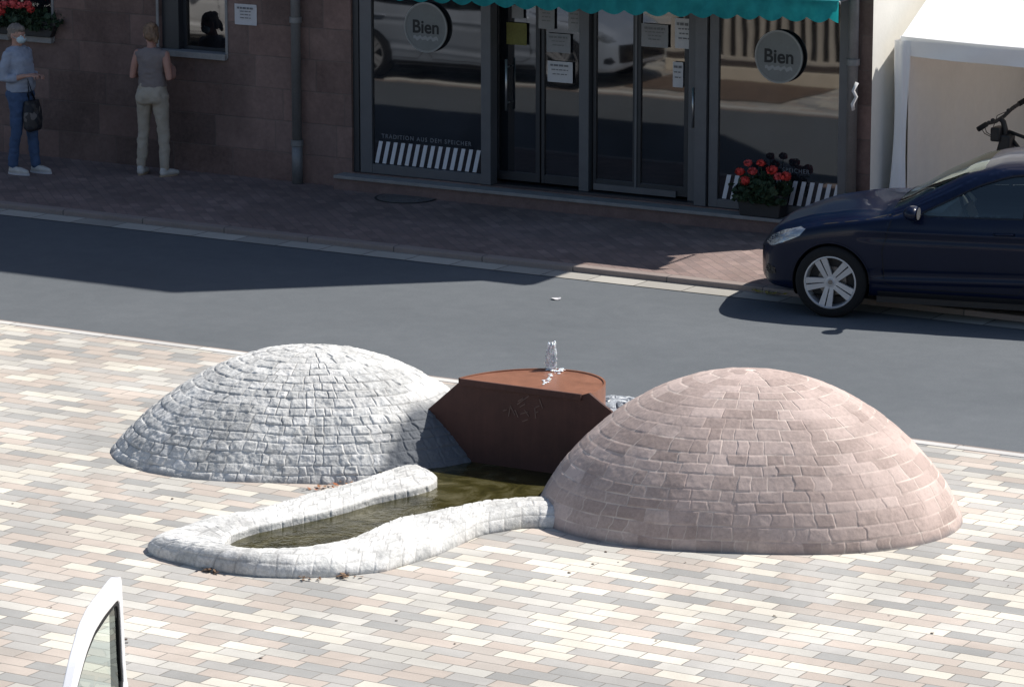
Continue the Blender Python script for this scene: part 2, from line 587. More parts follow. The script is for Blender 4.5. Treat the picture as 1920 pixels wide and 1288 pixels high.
W1 = (-26.9, wx(97, 40), wz(97, 72), 3.0)
W2 = (wx(299, 50), wx(423, 90), wz(423, 104), 2.9)
SF = (wx(659, 200), wx(1588, 200), 0.20, 2.75)
SF_X0, SF_X1 = SF[0], SF[1]
holes = [W1, W2, SF, (-30.5, -29.4, 1.3, 2.9), (-34.5, -33.4, 1.3, 2.9)]
ups = [(-36.5 + i * 2.6, -35.4 + i * 2.6, 3.15, 4.4) for i in range(8)]
holes += ups
xs = sorted(set([BX0, BX1] + [h[0] for h in holes] + [h[1] for h in holes]))
zs = sorted(set([0.0, EAVE] + [h[2] for h in holes] + [h[3] for h in holes]))
bm = bmesh.new()
def inhole(x, z): return any(h[0] < x < h[1] and h[2] < z < h[3] for h in holes)
vv = {}
def wv(x, z, y):
    k = (x, z, y)
    if k not in vv: vv[k] = bm.verts.new((x, y, z))
    return vv[k]
TH = 0.32
for i in range(len(xs) - 1):
    for j in range(len(zs) - 1):
        xm, zm = (xs[i] + xs[i + 1]) / 2, (zs[j] + zs[j + 1]) / 2
        if inhole(xm, zm): continue
        bm.faces.new([wv(xs[i], zs[j], YW), wv(xs[i + 1], zs[j], YW), wv(xs[i + 1], zs[j + 1], YW), wv(xs[i], zs[j + 1], YW)])
for (x0, x1, z0, z1) in holes:       # reveals
    for a, b in (((x0, z0), (x1, z0)), ((x1, z0), (x1, z1)), ((x1, z1), (x0, z1)), ((x0, z1), (x0, z0))):
        bm.faces.new([bm.verts.new((a[0], YW, a[1])), bm.verts.new((b[0], YW, b[1])), bm.verts.new((b[0], YW + TH, b[1])), bm.verts.new((a[0], YW + TH, a[1]))])
# side and back walls
DEPTH = 9.0
for q in (((BX0, YW + DEPTH, 0), (BX0, YW, 0), (BX0, YW, EAVE), (BX0, YW + DEPTH, EAVE)),
          ((BX1, YW + DEPTH, 0), (BX0, YW + DEPTH, 0), (BX0, YW + DEPTH, EAVE), (BX1, YW + DEPTH, EAVE))):
    bm.faces.new([bm.verts.new(p) for p in q])
rel(build('wall', bm, M['facade']), bld)
bm = bmesh.new(); box(bm, BX1 - 0.25, BX1, YW + 0.002, YW + DEPTH, 0.0, EAVE)
rel(build('side_wall', bm, simple('cream_render', (0.74, 0.72, 0.66), 0.9, var=0.06, scale=1.5, bump=0.4, bscale=40)), bld)
TILE = simple('dark_roof_tiles', (0.12, 0.08, 0.07), 0.8, var=0.3, scale=3)
bm = bmesh.new(); box(bm, BX0 - .3, BX1 + .42, YW - .35, YW + DEPTH + .3, EAVE + .002, EAVE + .14)
rel(build('eave', bm, TILE), bld)
bm = bmesh.new()
lo = [bm.verts.new(p) for p in ((BX0 - .1, YW - .05, EAVE + .142), (BX1 + .30, YW - .05, EAVE + .142), (BX1 + .30, YW + DEPTH, EAVE + .142), (BX0 - .1, YW + DEPTH, EAVE + .142))]
hi = [bm.verts.new(p) for p in ((BX0 + .4, YW + .56, 9.6), (BX1 - .05, YW + .56, 9.6), (BX1 - .05, YW + DEPTH - .6, 9.6), (BX0 + .4, YW + DEPTH - .6, 9.6))]
for i in range(4): bm.faces.new((lo[i], lo[(i + 1) % 4], hi[(i + 1) % 4], hi[i]))
bm.faces.new(hi)
rel(build('roof', bm, TILE), bld)

def frame_rect(bm, x0, x1, z0, z1, w, y0, y1):
    box(bm, x0, x0 + w, y0, y1, z0, z1); box(bm, x1 - w, x1, y0, y1, z0, z1)
    box(bm, x0 + w, x1 - w, y0, y1, z0, z0 + w); box(bm, x0 + w, x1 - w, y0, y1, z1 - w, z1)


def pane(name, x0, x1, z0, z1, y, parent, mat=None, th=0.012):
    bm = bmesh.new(); box(bm, x0, x1, y, y + th, z0, z1)
    o = build(name, bm, mat or M['shopglass'])
    return rel2(o, parent)


def rel2(o, parent):
    o.parent = parent
    mw = parent.matrix_basis if parent.parent is None else None
    # parents below are meshes with identity transform under a moved root
    o.matrix_parent_inverse = Matrix.Identity(4)
    if parent.parent is None:
        o.matrix_parent_inverse = parent.matrix_basis.inverted()
    return o


for hh in ups + [(-30.5, -29.4, 1.3, 2.9), (-34.5, -33.4, 1.3, 2.9)]:
    bm = bmesh.new(); frame_rect(bm, hh[0], hh[1], hh[2], hh[3], 0.06, YW + 0.12, YW + 0.18)
    w = rel(build('window', bm, M['alu']), bld)
    pane('pane', hh[0] + 0.06, hh[1] - 0.06, hh[2] + 0.06, hh[3] - 0.06, YW + 0.14, w)
# window behind the women: deep left reveal, grey frame, light sill
def street_window(h, off, thick, has_box=False):
    x0, x1, z0, z1 = h
    bm = bmesh.new()
    frame_rect(bm, x0 + off, x1, z0 + 0.0, z1, thick, YW + 0.13, YW + 0.19)
    if off > 0: box(bm, x0, x0 + off - 0.003, YW + 0.05, YW + 0.18, z0, z1)
    w = rel(build('window', bm, M['alu_dark'] if off > 0 else M['alu']), bld)
    pane('pane', x0 + off + thick, x1 - thick, z0 + thick, z1 - thick, YW + 0.155, w)
    bm = bmesh.new(); box(bm, x0 - 0.02, x1 + 0.02, YW - 0.05, YW + 0.125, z0 - 0.055, z0 + 0.012)
    s = build('sill', bm, M['sill'], bevel=0.006)
    rel2(s, w)
    return w


street_window(W2, 0.22, 0.045)
street_window(W1, 0.0, 0.05)
for h in (W2, W1):
    bm = bmesh.new()
    frame_rect(bm, h[0] - 0.035, h[1] + 0.035, h[2] - 0.035, h[3] + 0.035, 0.03, YW - 0.012, YW + 0.004)
    rel(build('window_surround', bm, M['sill']), bld)
# plinth below the shop front
bm = bmesh.new()
box(bm, SF_X0 - 0.12, BX1, YW - 0.18, YW + 0.30, 0.0, 0.155)
rel(build('plinth', bm, simple('plinth_stone', (0.17, 0.115, 0.105), 0.9, var=0.25), bevel=0.01), bld)
bm = bmesh.new(); box(bm, SF_X0 - 0.10, BX1 + 0.002, YW - 0.21, YW - 0.002, 0.156, 0.192)
rel(build('ledge', bm, M['sill'], bevel=0.006), bld)

# ------------------------------------------------------------------ shop front (part of the building)
YS = YW + 0.03
def sx(px, py=200, Y=YS): return F(px, py, Y).x
def sz(px, py, Y=YS): return F(px, py, Y).z


TOP = 2.72
SIL = 0.205
bm = bmesh.new()
box(bm, SF_X0 + 0.002, sx(673), YS, YS + 0.2, SIL, TOP)
rel(build('door_frame', bm, M['alu_dark'], bevel=0.004), bld)
gx0, gx1 = sx(697), sx(903)
bm = bmesh.new()
box(bm, sx(675), gx0, YS, YS + 0.09, SIL, TOP)
box(bm, gx1, sx(921), YS - 0.015, YS + 0.12, SIL, TOP)
box(bm, gx0 + 0.001, gx1 - 0.001, YS + 0.002, YS + 0.08, SIL, SIL + 0.10)
box(bm, gx0 + 0.001, gx1 - 0.001, YS + 0.002, YS + 0.08, TOP - 0.1, TOP)
w_l = rel(build('window', bm, M['alu'], bevel=0.004), bld)
pane('pane', gx0, gx1, SIL + 0.10, TOP - 0.1, YS + 0.03, w_l)
# right display window
hx0, hx1 = sx(1346), sx(1572)
bm = bmesh.new()
box(bm, sx(1304), sx(1326), YS - 0.02, YS + 0.12, SIL, TOP)
box(bm, sx(1329), hx0, YS + 0.004, YS + 0.09, SIL, TOP)
box(bm, hx0 + 0.001, hx1 - 0.001, YS + 0.002, YS + 0.08, SIL, SIL + 0.085)
box(bm, hx0 + 0.001, hx1 - 0.001, YS + 0.002, YS + 0.08, TOP - 0.1, TOP)
box(bm, hx1, SF_X1 - 0.002, YS + 0.004, YS + 0.09, SIL, TOP)
w_r = rel(build('window', bm, M['alu'], bevel=0.004), bld)
pane('pane', hx0, hx1, SIL + 0.085, TOP - 0.1, YS + 0.03, w_r)
# recessed entrance
YR = YW + 0.24
bm = bmesh.new()
box(bm, sx(922), sx(1303), YS + 0.1, YW + 1.0, SIL - 0.03, SIL + 0.0)
rel(build('threshold', bm, M['alu_dark']), bld)
def door(px0, px1, mat, fw, handle_px=None, rail=0.12, glassmat=None):
    x0, x1 = sx(px0, 200, YR), sx(px1, 200, YR)
    bm = bmesh.new()
    z0 = SIL + 0.03
    box(bm, x0, x0 + fw, YR, YR + 0.05, z0, TOP); box(bm, x1 - fw, x1, YR, YR + 0.05, z0, TOP)
    box(bm, x0 + fw, x1 - fw, YR + 0.002, YR + 0.048, z0, z0 + rail)
    box(bm, x0 + fw, x1 - fw, YR + 0.002, YR + 0.048, TOP - 0.1, TOP)
    d = rel(build('door', bm, mat, bevel=0.003), bld)
    pane('pane', x0 + fw, x1 - fw, z0 + rail, TOP - 0.1, YR + 0.02, d, glassmat)
    if handle_px:
        hx = F(handle_px[0], 160, YR - 0.06)
        zt, zb = F(handle_px[0], handle_px[1], YR - 0.06).z, F(handle_px[0], handle_px[2], YR - 0.06).z
        bm = bmesh.new(); tube(bm, [(hx.x, YR - 0.06, zb), (hx.x, YR - 0.06, zt)], 0.014, 10)
        for z in (zb + 0.08, zt - 0.08): tube(bm, [(hx.x, YR - 0.06, z), (hx.x, YR + 0.01, z)], 0.009, 8)
        rel2(build('handle', bm, M['steel'], sm=True), d)
    return d


door(926, 1012, M['alu_dark'], 0.05, (949, 112, 208), 0.09)
door(1015, 1092, M['alu_dark'], 0.035, None, 0.09)
door(1112, 1192, M['alu_dark'], 0.035, None, 0.10)
door(1194, 1290, M['alu_dark'], 0.045, (1300, 165, 240), 0.10)
bm = bmesh.new()
box(bm, sx(1090, 200, YR), sx(1108, 200, YR), YR - 0.05, YR + 0.08, SIL, TOP)
box(bm, sx(1292, 200, YR), sx(1310, 200, YR), YR - 0.02, YR + 0.08, SIL, TOP)
box(bm, sx(1190, 200, YR) + 0.004, sx(1195, 200, YR), YR - 0.012, YR - 0.001, SIL + 0.05, TOP)
rel(build('door_post', bm, M['alu'], bevel=0.004), bld)
bm = bmesh.new(); box(bm, sx(1115, 200, YR), sx(1270, 200, YR), YR - 0.02, YR - 0.003, SIL + 0.02, SIL + 0.085)
rel(build('kick_plate', bm, M['alu']), bld)
# inner room closed off so no daylight leaks
bm = bmesh.new(); box(bm, SF_X0 + 0.01, SF_X1 - 0.01, YW + 1.0, YW + 1.05, 0.1, 2.8)
rel(build('back_wall', bm, M['alu_dark']), bld)


def flat_text(s, size, bold=0.0, shear=0.0, spacing=1.0):
    cu = bpy.data.curves.new('txt', 'FONT')
    cu.body = s; cu.size = size; cu.align_x = 'CENTER'; cu.align_y = 'CENTER'; cu.offset = bold; cu.extrude = 0.0006; cu.shear = shear
    cu.space_character = spacing
    o = bpy.data.objects.new('txt', cu)
    COL.objects.link(o)
    dg = bpy.context.evaluated_depsgraph_get()
    me = bpy.data.meshes.new_from_object(o.evaluated_get(dg))
    bpy.data.objects.remove(o)
    bpy.data.curves.remove(cu)
    me.transform(Matrix.Rotation(R(90), 4, 'X'))
    return me


# striped film, lettering and round signs on the two display windows
def stripes(px0, px1, z0, z1, n_pitch, y, parent, skipfirst=0.0):
    bm = bmesh.new()
    x0, x1 = sx(px0), sx(px1)
    p = n_pitch
    sh = 0.055
    k = 0
    x = x0 - sh
    while x < x1:
        a = [(x + 0.0, z0), (x + p * 0.5, z0), (x + p * 0.5 + sh, z1), (x + sh, z1)]
        cl = [(min(max(u, x0), x1), v) for u, v in a]
        if cl[1][0] - cl[0][0] > 0.004 and cl[2][0] - cl[3][0] > 0.004:
            prism(bm, cl, 0.002, lambda u, v, w: (u, y - w, v))
        x += p
    return rel2(build('striped_film', bm, M['white_print']), parent)


st = stripes(694, 903, SIL + 0.11, SIL + 0.345, 0.0925, YS + 0.028, w_l)
st2 = stripes(1347, 1572, SIL + 0.09, SIL + 0.335, 0.0925, YS + 0.028, w_r)
me = flat_text('TRADITION AUS DEM SPEICHER', 0.062, 0.0006, spacing=1.28)
o = link('lettering', me, M['dim_print']); cxx = (sx(710, 245) + sx(884, 262)) / 2
me.transform(Matrix.Translation((cxx, YS + 0.027, SIL + 0.40)))
rel2(o, w_l)
me = flat_text('SPEICHER', 0.06, 0.0006, spacing=1.2)
o = link('lettering', me, M['dim_print']); me.transform(Matrix.Translation((sx(1490, 322), YS + 0.027, sz(1490, 322))))
rel2(o, w_r)


def round_sign(px, py, label):
    c = F(px, py, YS - 0.012)
    t = empty('round_sign', c)
    tag(t, label, 'shop sign', 'round shop signs on the display windows')
    r = 0.262
    bm = bmesh.new()
    lathe(bm, [(0.0005, -0.008), (r - 0.018, -0.008), (r - 0.018, 0.0), (0.0005, 0.0)], 48, 'Y')
    build('face', bm, M['sign_face'], t)
    bm = bmesh.new()
    lathe(bm, [(r - 0.018, -0.014), (r, -0.014), (r, 0.004), (r - 0.018, 0.004)], 48, 'Y', close=True)
    build('rim', bm, M['sign_rim'], t)
    me = flat_text('Bien', 0.19, 0.0045)
    me.transform(Matrix.Translation((0, -0.010, -0.002)))
    link('lettering', me, M['ink'], t)
    bm = bmesh.new()
    pts = [(-0.15 + 0.30 * i / 14, -0.095 + 0.012 * math.sin(i * 2.1)) for i in range(15)]
    prism(bm, pts + [(u, v - 0.035 - 0.006 * math.cos(u * 60)) for u, v in pts[::-1]], 0.0015, lambda u, v, w: (u, -0.009 - w, v))
    build('script_line', bm, M['sign_light'], t)
    return t


round_sign(799, 52, 'round grey sign reading Bien on the glass above the long lettering')
round_sign(1461, 107, 'round grey sign reading Bien on the window above the red flowers')


def notice(name, px0, py0, px1, py1, label, mat=None, Y=None, lines=4, head=True, group='paper notices on the shop doors', skew=0.0):
    Y = Y if Y is not None else YR - 0.004
    a, b = F(px0, py0, Y), F(px1, py1, Y)
    cx, cz = (a.x + b.x) / 2, (a.z + b.z) / 2
    hw, hh = abs(b.x - a.x) / 2, abs(a.z - b.z) / 2
    t = empty(name, (cx, Y, cz))
    tag(t, label, 'notice', group)
    bm = bmesh.new()
    n = 6
    for k in range(2):
        pass
    g = [[bm.verts.new((-hw + 2 * hw * i / n, -0.002 - 0.006 * abs(math.sin(i * 1.3 + j)) * (1 if j in (0, n) else 0.4), -hh + 2 * hh * j / n + skew * (i / n - 0.5))) for i in range(n + 1)] for j in range(n + 1)]
    for j in range(n):
        for i in range(n):
            bm.faces.new((g[j][i], g[j][i + 1], g[j + 1][i + 1], g[j + 1][i]))
    build('sheet', bm, mat or M['paper'], t)
    if lines:
        bm = bmesh.new()
        rr = random.Random(hash(label) & 0xff)
        for k in range(lines):
            z = hh * (0.62 - 1.25 * k / max(1, lines))
            w = hw * (0.75 if (k == 0 and head) else rr.uniform(0.45, 0.72))
            th = hh * (0.09 if (k == 0 and head) else 0.045)
            x = -w
            while x < w:
                dx = rr.uniform(0.02, 0.05)
                box(bm, x, min(x + dx, w), -0.012, -0.0105, z - th, z + th)
                x += dx + 0.012
        build('print', bm, M['ink_grey'], t)
    return t


notice('notice', 440, 7, 482, 49, 'white printed notice pinned to the bare stone wall left of the drainpipe', Y=YW - 0.006, lines=4, group=None)
notice('notice', 1010, 8, 1040, 56, 'tall pale notice on the entrance glass just under the awning', M['paper_grey'])
notice('notice', 1066, 8, 1090, 62, 'crumpled pale notice beside the grey post under the awning', M['paper_grey'])
notice('notice', 1025, 62, 1070, 101, 'wide grey notice above the framed white one on the entrance', M['paper_grey'], lines=3)
notice('notice', 1027, 114, 1074, 157, 'lowest notice of the entrance, white with a grey border', M['paper'], lines=3)
notice('poster', 950, 42, 988, 86, 'dim yellow poster behind the dark door with the long handle', M['paper_yellow'], lines=0)
notice('notice', 960, 10, 982, 36, 'small pale slip above the yellow poster', M['paper_grey'], lines=0)
notice('notice', 1203, 44, 1253, 91, 'landscape notice with grey pictures on the right-hand glass door', M['paper_grey'], lines=4)
notice('notice', 1266, 34, 1300, 93, 'upright white notice next to the post, largest on the glass door', M['paper'], lines=4)
notice('notice', 1262, 116, 1281, 165, 'narrow white leaflet hanging below the upright notice', M['paper'], lines=3)

# ------------------------------------------------------------------ drainpipes
def downpipe(px_t, px_b, py_b, label, r=0.052, Y=YW - 0.085):
    a = F(px_b, py_b, Y)
    t = empty('downpipe', (a.x, Y, ZP))
    tag(t, label, 'drainpipe', 'downpipes on the facade')
    zs_ = [0, 0.42, 0.43, 0.52, 0.53, EAVE - ZP]
    bm = bmesh.new()
    tube(bm, [(0, 0, 0), (0, 0, 0.44)], r * 1.12, 20)
    tube(bm, [(0, 0, 0.44), (0, 0, EAVE - ZP)], r, 20)
    build('pipe', bm, M['zinc'], t, sm=True)
    for z in (0.44, 1.75, 3.6):
        bm = bmesh.new()
        lathe(bm, [(r * 1.05, -0.03), (r * 1.28, -0.03), (r * 1.28, 0.03), (r * 1.05, 0.03)], 20, 'Z', (0, 0, z), close=True)
        box(bm, -0.012, 0.012, r, 0.095, z - 0.012, z + 0.012)
        build('bracket', bm, M['zinc'], t)
    return t


downpipe(558, 558, 345, 'grey drainpipe on the bare stone wall left of the shop front')
downpipe(1600, 1594, 395, 'grey drainpipe between the display window and the white tent')
g = F(1603, 182, YW - 0.15)
bm = bmesh.new()
tube(bm, [g + Vector((0.02, 0, 0.14)), g + Vector((-0.01, -0.02, 0.06)), g + Vector((0.015, 0, 0)), g + Vector((-0.02, -0.01, -0.07)), g + Vector((-0.012, 0, -0.13))],
     [(0.012, 0.02), (0.03, 0.012), (0.022, 0.014), (0.03, 0.016), (0.035, 0.01)], 10)
o = build('cloth_rag', bm, simple('white_cloth', (0.6, 0.6, 0.6), 0.8), sm=True)
tag(o, 'white strip of cloth tied to the drainpipe beside the tent', 'cloth')

# ------------------------------------------------------------------ awning
YA = YW - 0.92
aw = empty('awning', (-18.6, YW, 2.6))
tag(aw, 'teal cloth awning with a scalloped front edge above the shop front', 'awning')
AX0, AX1 = F(690, -6, YA).x, F(1572, 30, YA).x
def zb(x):                      # underside of the scallops
    p0, p1, p2 = F(745, 2, YA), F(1100, 26, YA), F(1560, 44, YA)
    return float(np.interp(x, [p0.x, p1.x, p2.x], [p0.z, p1.z, p2.z]))


SC_P = 0.247
nx = int((AX1 - AX0) / SC_P * 16)
V = []; Fc = []
for i in range(nx + 1):
    x = AX0 + (AX1 - AX0) * i / nx
    ph = (x - AX0) / SC_P
    sc = abs(math.sin(math.pi * ph)) ** 0.55
    b = zb(x)
    wav = 0.012 * math.sin(ph * 2 * math.pi) + 0.008 * math.sin(ph * 2.3)
    top = b + 0.21
    for k, (yy, zz) in enumerate(((YA + wav * 1.5, b + 0.058 * (1 - sc)), (YA + wav, b + 0.09), (YA + wav * 0.4, b + 0.15), (YA, top))):
        V.append((x, yy, zz))
for i in range(nx):
    for k in range(3):
        a = i * 4 + k
        Fc.append((a, a + 4, a + 5, a + 1))
o = pyd('valance', V, Fc, M['teal']); rel(o, aw)
V = []; Fc = []
nx2 = 60
for i in range(nx2 + 1):
    x = AX0 + (AX1 - AX0) * i / nx2
    for k in range(7):
        s = k / 6
        V.append((x, YA + (YW - 0.05 - YA) * s, zb(x) + 0.212 + (2.78 - zb(x) - 0.21) * s - 0.03 * math.sin(math.pi * s)))
for i in range(nx2):
    for k in range(6):
        a = i * 7 + k
        Fc.append((a, a + 7, a + 8, a + 1))
o = pyd('canopy', V, Fc, M['teal']); rel(o, aw)
bm = bmesh.new()
tube(bm, [(AX0, YA + 0.03, zb(AX0) + 0.19), (AX1, YA + 0.03, zb(AX1) + 0.19)], 0.02, 10)
for x in (AX0 + 0.05, AX1 - 0.05): tube(bm, [(x, YA + 0.03, zb(x) + 0.19), (x, YW - 0.02, zb(x) + 0.22)], 0.015, 8)
o = rel(build('awning_frame', bm, M['alu'], sm=True), aw)

# ------------------------------------------------------------------ manhole
g = G(762, 372, ZP)
t = empty('manhole_cover', (g.x, g.y, ZP + 0.004))
tag(t, 'round iron manhole cover in the shaded pavement before the shop window', 'manhole cover')
bm = bmesh.new(); lathe(bm, [(0.31, 0.0), (0.335, 0.0), (0.335, 0.003), (0.31, 0.003)], 40, close=True); build('ring', bm, M['iron_dark'], t)
bm = bmesh.new(); lathe(bm, [(0.0005, 0.006), (0.308, 0.006), (0.308, 0.0)], 40)
for k in range(5):
    box(bm, -0.2, 0.2, -0.17 + k * 0.08, -0.145 + k * 0.08, 0.0055, 0.010)
build('lid', bm, M['iron'], t)
g2 = G(703, 352, ZP)
bm = bmesh.new(); box(bm, g2.x - 0.2, g2.x + 0.2, g2.y - 0.09, g2.y + 0.09, ZP + 0.003, ZP + 0.008)
tag(build('drain_cover', bm, M['iron'], bevel=0.002), 'small rectangular iron cover in the pavement close to the wall', 'drain cover')

# ================================================================== FOUNTAIN
YC = 22.80                    # plane of the steel plate
def mound(name, cx, cy, Rr, h, a, b, e, ph, row_h, ln, joint_w, depth, rough, tonevar, mat, seed, label, tilt=0.0):
    nt, ns = 1500, 230
    th = np.linspace(0, 2 * np.pi, nt, endpoint=False)
    # profile by arc length
    q = np.linspace(1, 0, 800)
    z = h * np.clip(1 - q ** a, 0, 1) ** b
    sarc = np.concatenate([[0], np.cumsum(np.hypot(np.diff(q * Rr), np.diff(z)))])
    St = sarc[-1]
    s = np.linspace(0, St, ns)
    qq = np.interp(s, sarc, q); zz = np.interp(s, sarc, z)
    TH, Q = np.meshgrid(th, qq); S = np.meshgrid(th, s)[1]; Z = np.meshgrid(th, zz)[1]
    RR = Rr * (1 + e * np.cos(2 * (TH - ph)))
    X, Y = RR * Q * np.cos(TH), RR * Q * np.sin(TH)
    P = np.stack([X, Y, Z], -1)
    # normals by differences
    dT = np.roll(P, -1, 1) - np.roll(P, 1, 1)
    dS = np.gradient(P, axis=0)
    N = np.cross(dT, dS); N /= np.linalg.norm(N, axis=-1, keepdims=True) + 1e-9
    N[-1] = (0, 0, 1)
    lg = np.random.default_rng(seed)
    # courses with uneven heights, slightly wavy
    nrow = int(St / row_h) + 1
    edges = np.cumsum(np.concatenate([[0.0], row_h * lg.uniform(0.8, 1.2, nrow + 2)]))
    wav = 0.012 * fbm(np.stack([np.cos(TH) * 3, np.sin(TH) * 3, S * 2], -1), 2, seed)
    Sw = S + wav
    row = np.clip(np.searchsorted(edges, Sw, side='right') - 1, 0, nrow + 1)
    ds = np.minimum(Sw - edges[row], edges[row + 1] - Sw)
    joint = np.full(S.shape, 1.0); tone = np.zeros(S.shape); lift = np.zeros(S.shape); dj = np.full(S.shape, 9.0)
    tu = np.zeros(S.shape)
    for r in range(nrow + 2):
        m = row == r
        if not m.any(): continue
        smid = (edges[r] + edges[r + 1]) / 2
        rad = float(np.interp(min(smid, St), sarc, q)) * Rr
        circ = max(0.2, 2 * math.pi * rad)
        nst = max(5, int(circ / ln))
        wd = lg.uniform(0.55, 1.5, nst); ed = np.concatenate([[0], np.cumsum(wd)]) / wd.sum() * 2 * np.pi
        t0 = lg.uniform(0, 2 * np.pi)
        tt = (TH[m] + t0 + 0.015 * fbm(np.stack([TH[m] * 9, S[m] * 20, 0 * S[m]], -1), 1, seed + 5)) % (2 * np.pi)
        k = np.clip(np.searchsorted(ed, tt, side='right') - 1, 0, nst - 1)
        d1 = np.minimum(tt - ed[k], ed[k + 1] - tt) * rad * (1 + 0 * tt)
        dj[m] = np.minimum(d1, ds[m])
        tone[m] = lg.uniform(0, 1, nst)[k]
        lift[m] = (lg.uniform(-1, 1, nst))[k] + lg.uniform(-1, 1, nst)[k] * ((tt - ed[k]) / (ed[k + 1] - ed[k]) - 0.5) * 1.4
    jm = np.clip(dj / joint_w, 0, 1)
    jm = jm * jm * (3 - 2 * jm)
    nz = fbm(P * 22.0, 3, seed + 9) * rough
    fade = np.clip(S / 0.03, 0, 1)
    disp = (-(1 - jm) * depth + jm * (lift * depth * 0.55 + nz)) * fade
    P2 = P + N * disp[..., None]
    V = np.concatenate([P2[:-1].reshape(-1, 3), [[0, 0, h]]])
    n1 = ns - 1
    idx = np.arange(n1 * nt).reshape(n1, nt)
    A = idx[:-1]; B = np.roll(A, -1, 1); C = np.roll(idx[1:], -1, 1); D = idx[1:]
    quads = np.stack([A, B, C, D], -1).reshape(-1, 4)
    top = np.stack([idx[-1], np.roll(idx[-1], -1), np.full(nt, n1 * nt)], -1)
    me = bpy.data.meshes.new(name)
    me.vertices.add(len(V)); me.vertices.foreach_set('co', V.ravel())
    nl = quads.size + top.size
    me.loops.add(nl)
    me.loops.foreach_set('vertex_index', np.concatenate([quads.ravel(), top.ravel()]).astype(np.int32))
    npoly = len(quads) + len(top)
    me.polygons.add(npoly)
    starts = np.concatenate([np.arange(len(quads)) * 4, len(quads) * 4 + np.arange(len(top)) * 3]).astype(np.int32)
    me.polygons.foreach_set('loop_start', starts)
    me.update(calc_edges=True)
    me.validate()
    jt = (1 - np.clip(dj / (joint_w * 0.6), 0, 1)) * tonevar[1]
    # joints come and go along the courses, as worn mortar does
    wear = np.clip(0.55 + 1.3 * fbm(P * 5.0, 2, seed + 21), 0, 1)
    jt = jt * wear
    tn = 0.5 + (tone - 0.5) * tonevar[0]
    for nm, arr in (('tone', tn), ('joint', jt)):
        at = me.attributes.new(nm, 'FLOAT', 'POINT')
        at.data.foreach_set('value', np.concatenate([arr[:-1].ravel(), [0.5]]).astype(np.float32))
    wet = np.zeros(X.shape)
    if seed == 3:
        wet = np.clip((X - 0.90 + 0.05 * fbm(P * 6, 2, 8)) / 0.10, 0, 1) * np.clip((0.6 - Y) / 0.2, 0, 1)  # steel plate's shade on the white mound, put into its colour
    wet = np.maximum(wet, np.clip(1 - (S + 0.012 * fbm(P * 9, 2, 4)) / 0.045, 0, 1) * 0.65)  # dirt ring round the foot of each mound
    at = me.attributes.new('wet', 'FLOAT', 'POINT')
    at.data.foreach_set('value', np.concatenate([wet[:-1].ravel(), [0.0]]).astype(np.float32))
    smooth(me)
    o = link(name, me, mat)
    o.location = (cx, cy, 0)
    return tag(o, label, 'stone mound', 'cobbled mounds of the fountain')


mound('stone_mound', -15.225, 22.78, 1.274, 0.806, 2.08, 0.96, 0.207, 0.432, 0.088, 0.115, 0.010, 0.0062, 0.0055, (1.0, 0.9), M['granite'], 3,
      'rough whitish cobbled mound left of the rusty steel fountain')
mound('stone_mound', -11.544, 22.768, 1.279, 1.042, 1.955, 0.736, 0.173, 0.399, 0.098, 0.165, 0.007, 0.0030, 0.0014, (1.0, 0.75), M['redstone'], 11,
      'smooth pink sandstone mound right of the rusty steel fountain')
wm = mound('stone_mound', -13.30, 24.0, 0.80, 0.40, 1.7, 1.0, 0.05, 0.3, 0.09, 0.12, 0.012, 0.010, 0.006, (1.0, 0.6), M['wetstone'], 17,
           'low wet blue-grey cobbled mound just behind the steel basin')

# channel wall: outer base line and inner top line, station by station
HW = 0.145
HW = 0.145
pairs = [(1052, 990, 0, 1050, 928), (985, 990, 0, 985, 930), (905, 1003, 0, 905, 937), (817, 1043, 0, 825, 952), (723, 1072, 0, 745, 969), (626, 1082, 0, 660, 1008),
         (550, 1084, 0, 580, 1022), (490, 1082, 0, 520, 1026), (430, 1076, 0, 475, 1027), (374, 1066, 0, 450, 1025), (325, 1054, 0, 438, 1023), (290, 1044, 0, 430, 1021),
         (274, 1034, 0.0, 425, 1019), (276, 1020, 0.03, 423, 1017), (292, 1004, 0.06, 422, 1014), (326, 989, 0.08, 424, 1010), (366, 975, 0.08, 432, 1003),
         (410, 966, 0.08, 450, 994), (455, 959, 0.08, 480, 984), (514, 946, 0.08, 522, 975), (568, 927, 0.08, 568, 965), (610, 917, 0.08, 610, 956), (646, 908, 0.08, 648, 946),
         (700, 890, 0.08, 700, 930), (736, 874, 0.09, 750, 919), (760, 862, 0.10, 788, 911), (776, 860, 0.12, 808, 905), (788, 866, HW, 820, 899), (797, 876, HW, 820, 893)]
Oall = [G(x, y, z) for x, y, z, _, _ in pairs]
Iall = [G(x, y, HW) for _, _, _, x, y in pairs]


def resample(P, Q, n):
    """resample two matched polylines together, smoothed"""
    P = np.array([p[:2] for p in P]); Q = np.array([q[:2] for q in Q])
    mid = (P + Q) / 2
    L = np.concatenate([[0], np.cumsum(np.linalg.norm(np.diff(mid, axis=0), axis=1) + 0.02)])
    s = np.linspace(0, L[-1], n)
    def ev(A):
        B = np.stack([np.interp(s, L, A[:, k]) for k in (0, 1)], 1)
        kk = n // 60
        ker = np.hanning(2 * kk + 1); ker /= ker.sum()
        out = B.copy()
        for k in (0, 1):
            out[:, k] = np.convolve(np.pad(B[:, k], kk, mode='reflect', reflect_type='odd'), ker, 'valid')
        return out
    return ev(P), ev(Q), s


nU = 900
PO, PI, su = resample(Oall, Iall, nU)
midl = np.concatenate([[0], np.cumsum(np.linalg.norm(np.diff(PO * 0.6 + PI * 0.4, axis=0), axis=1))])
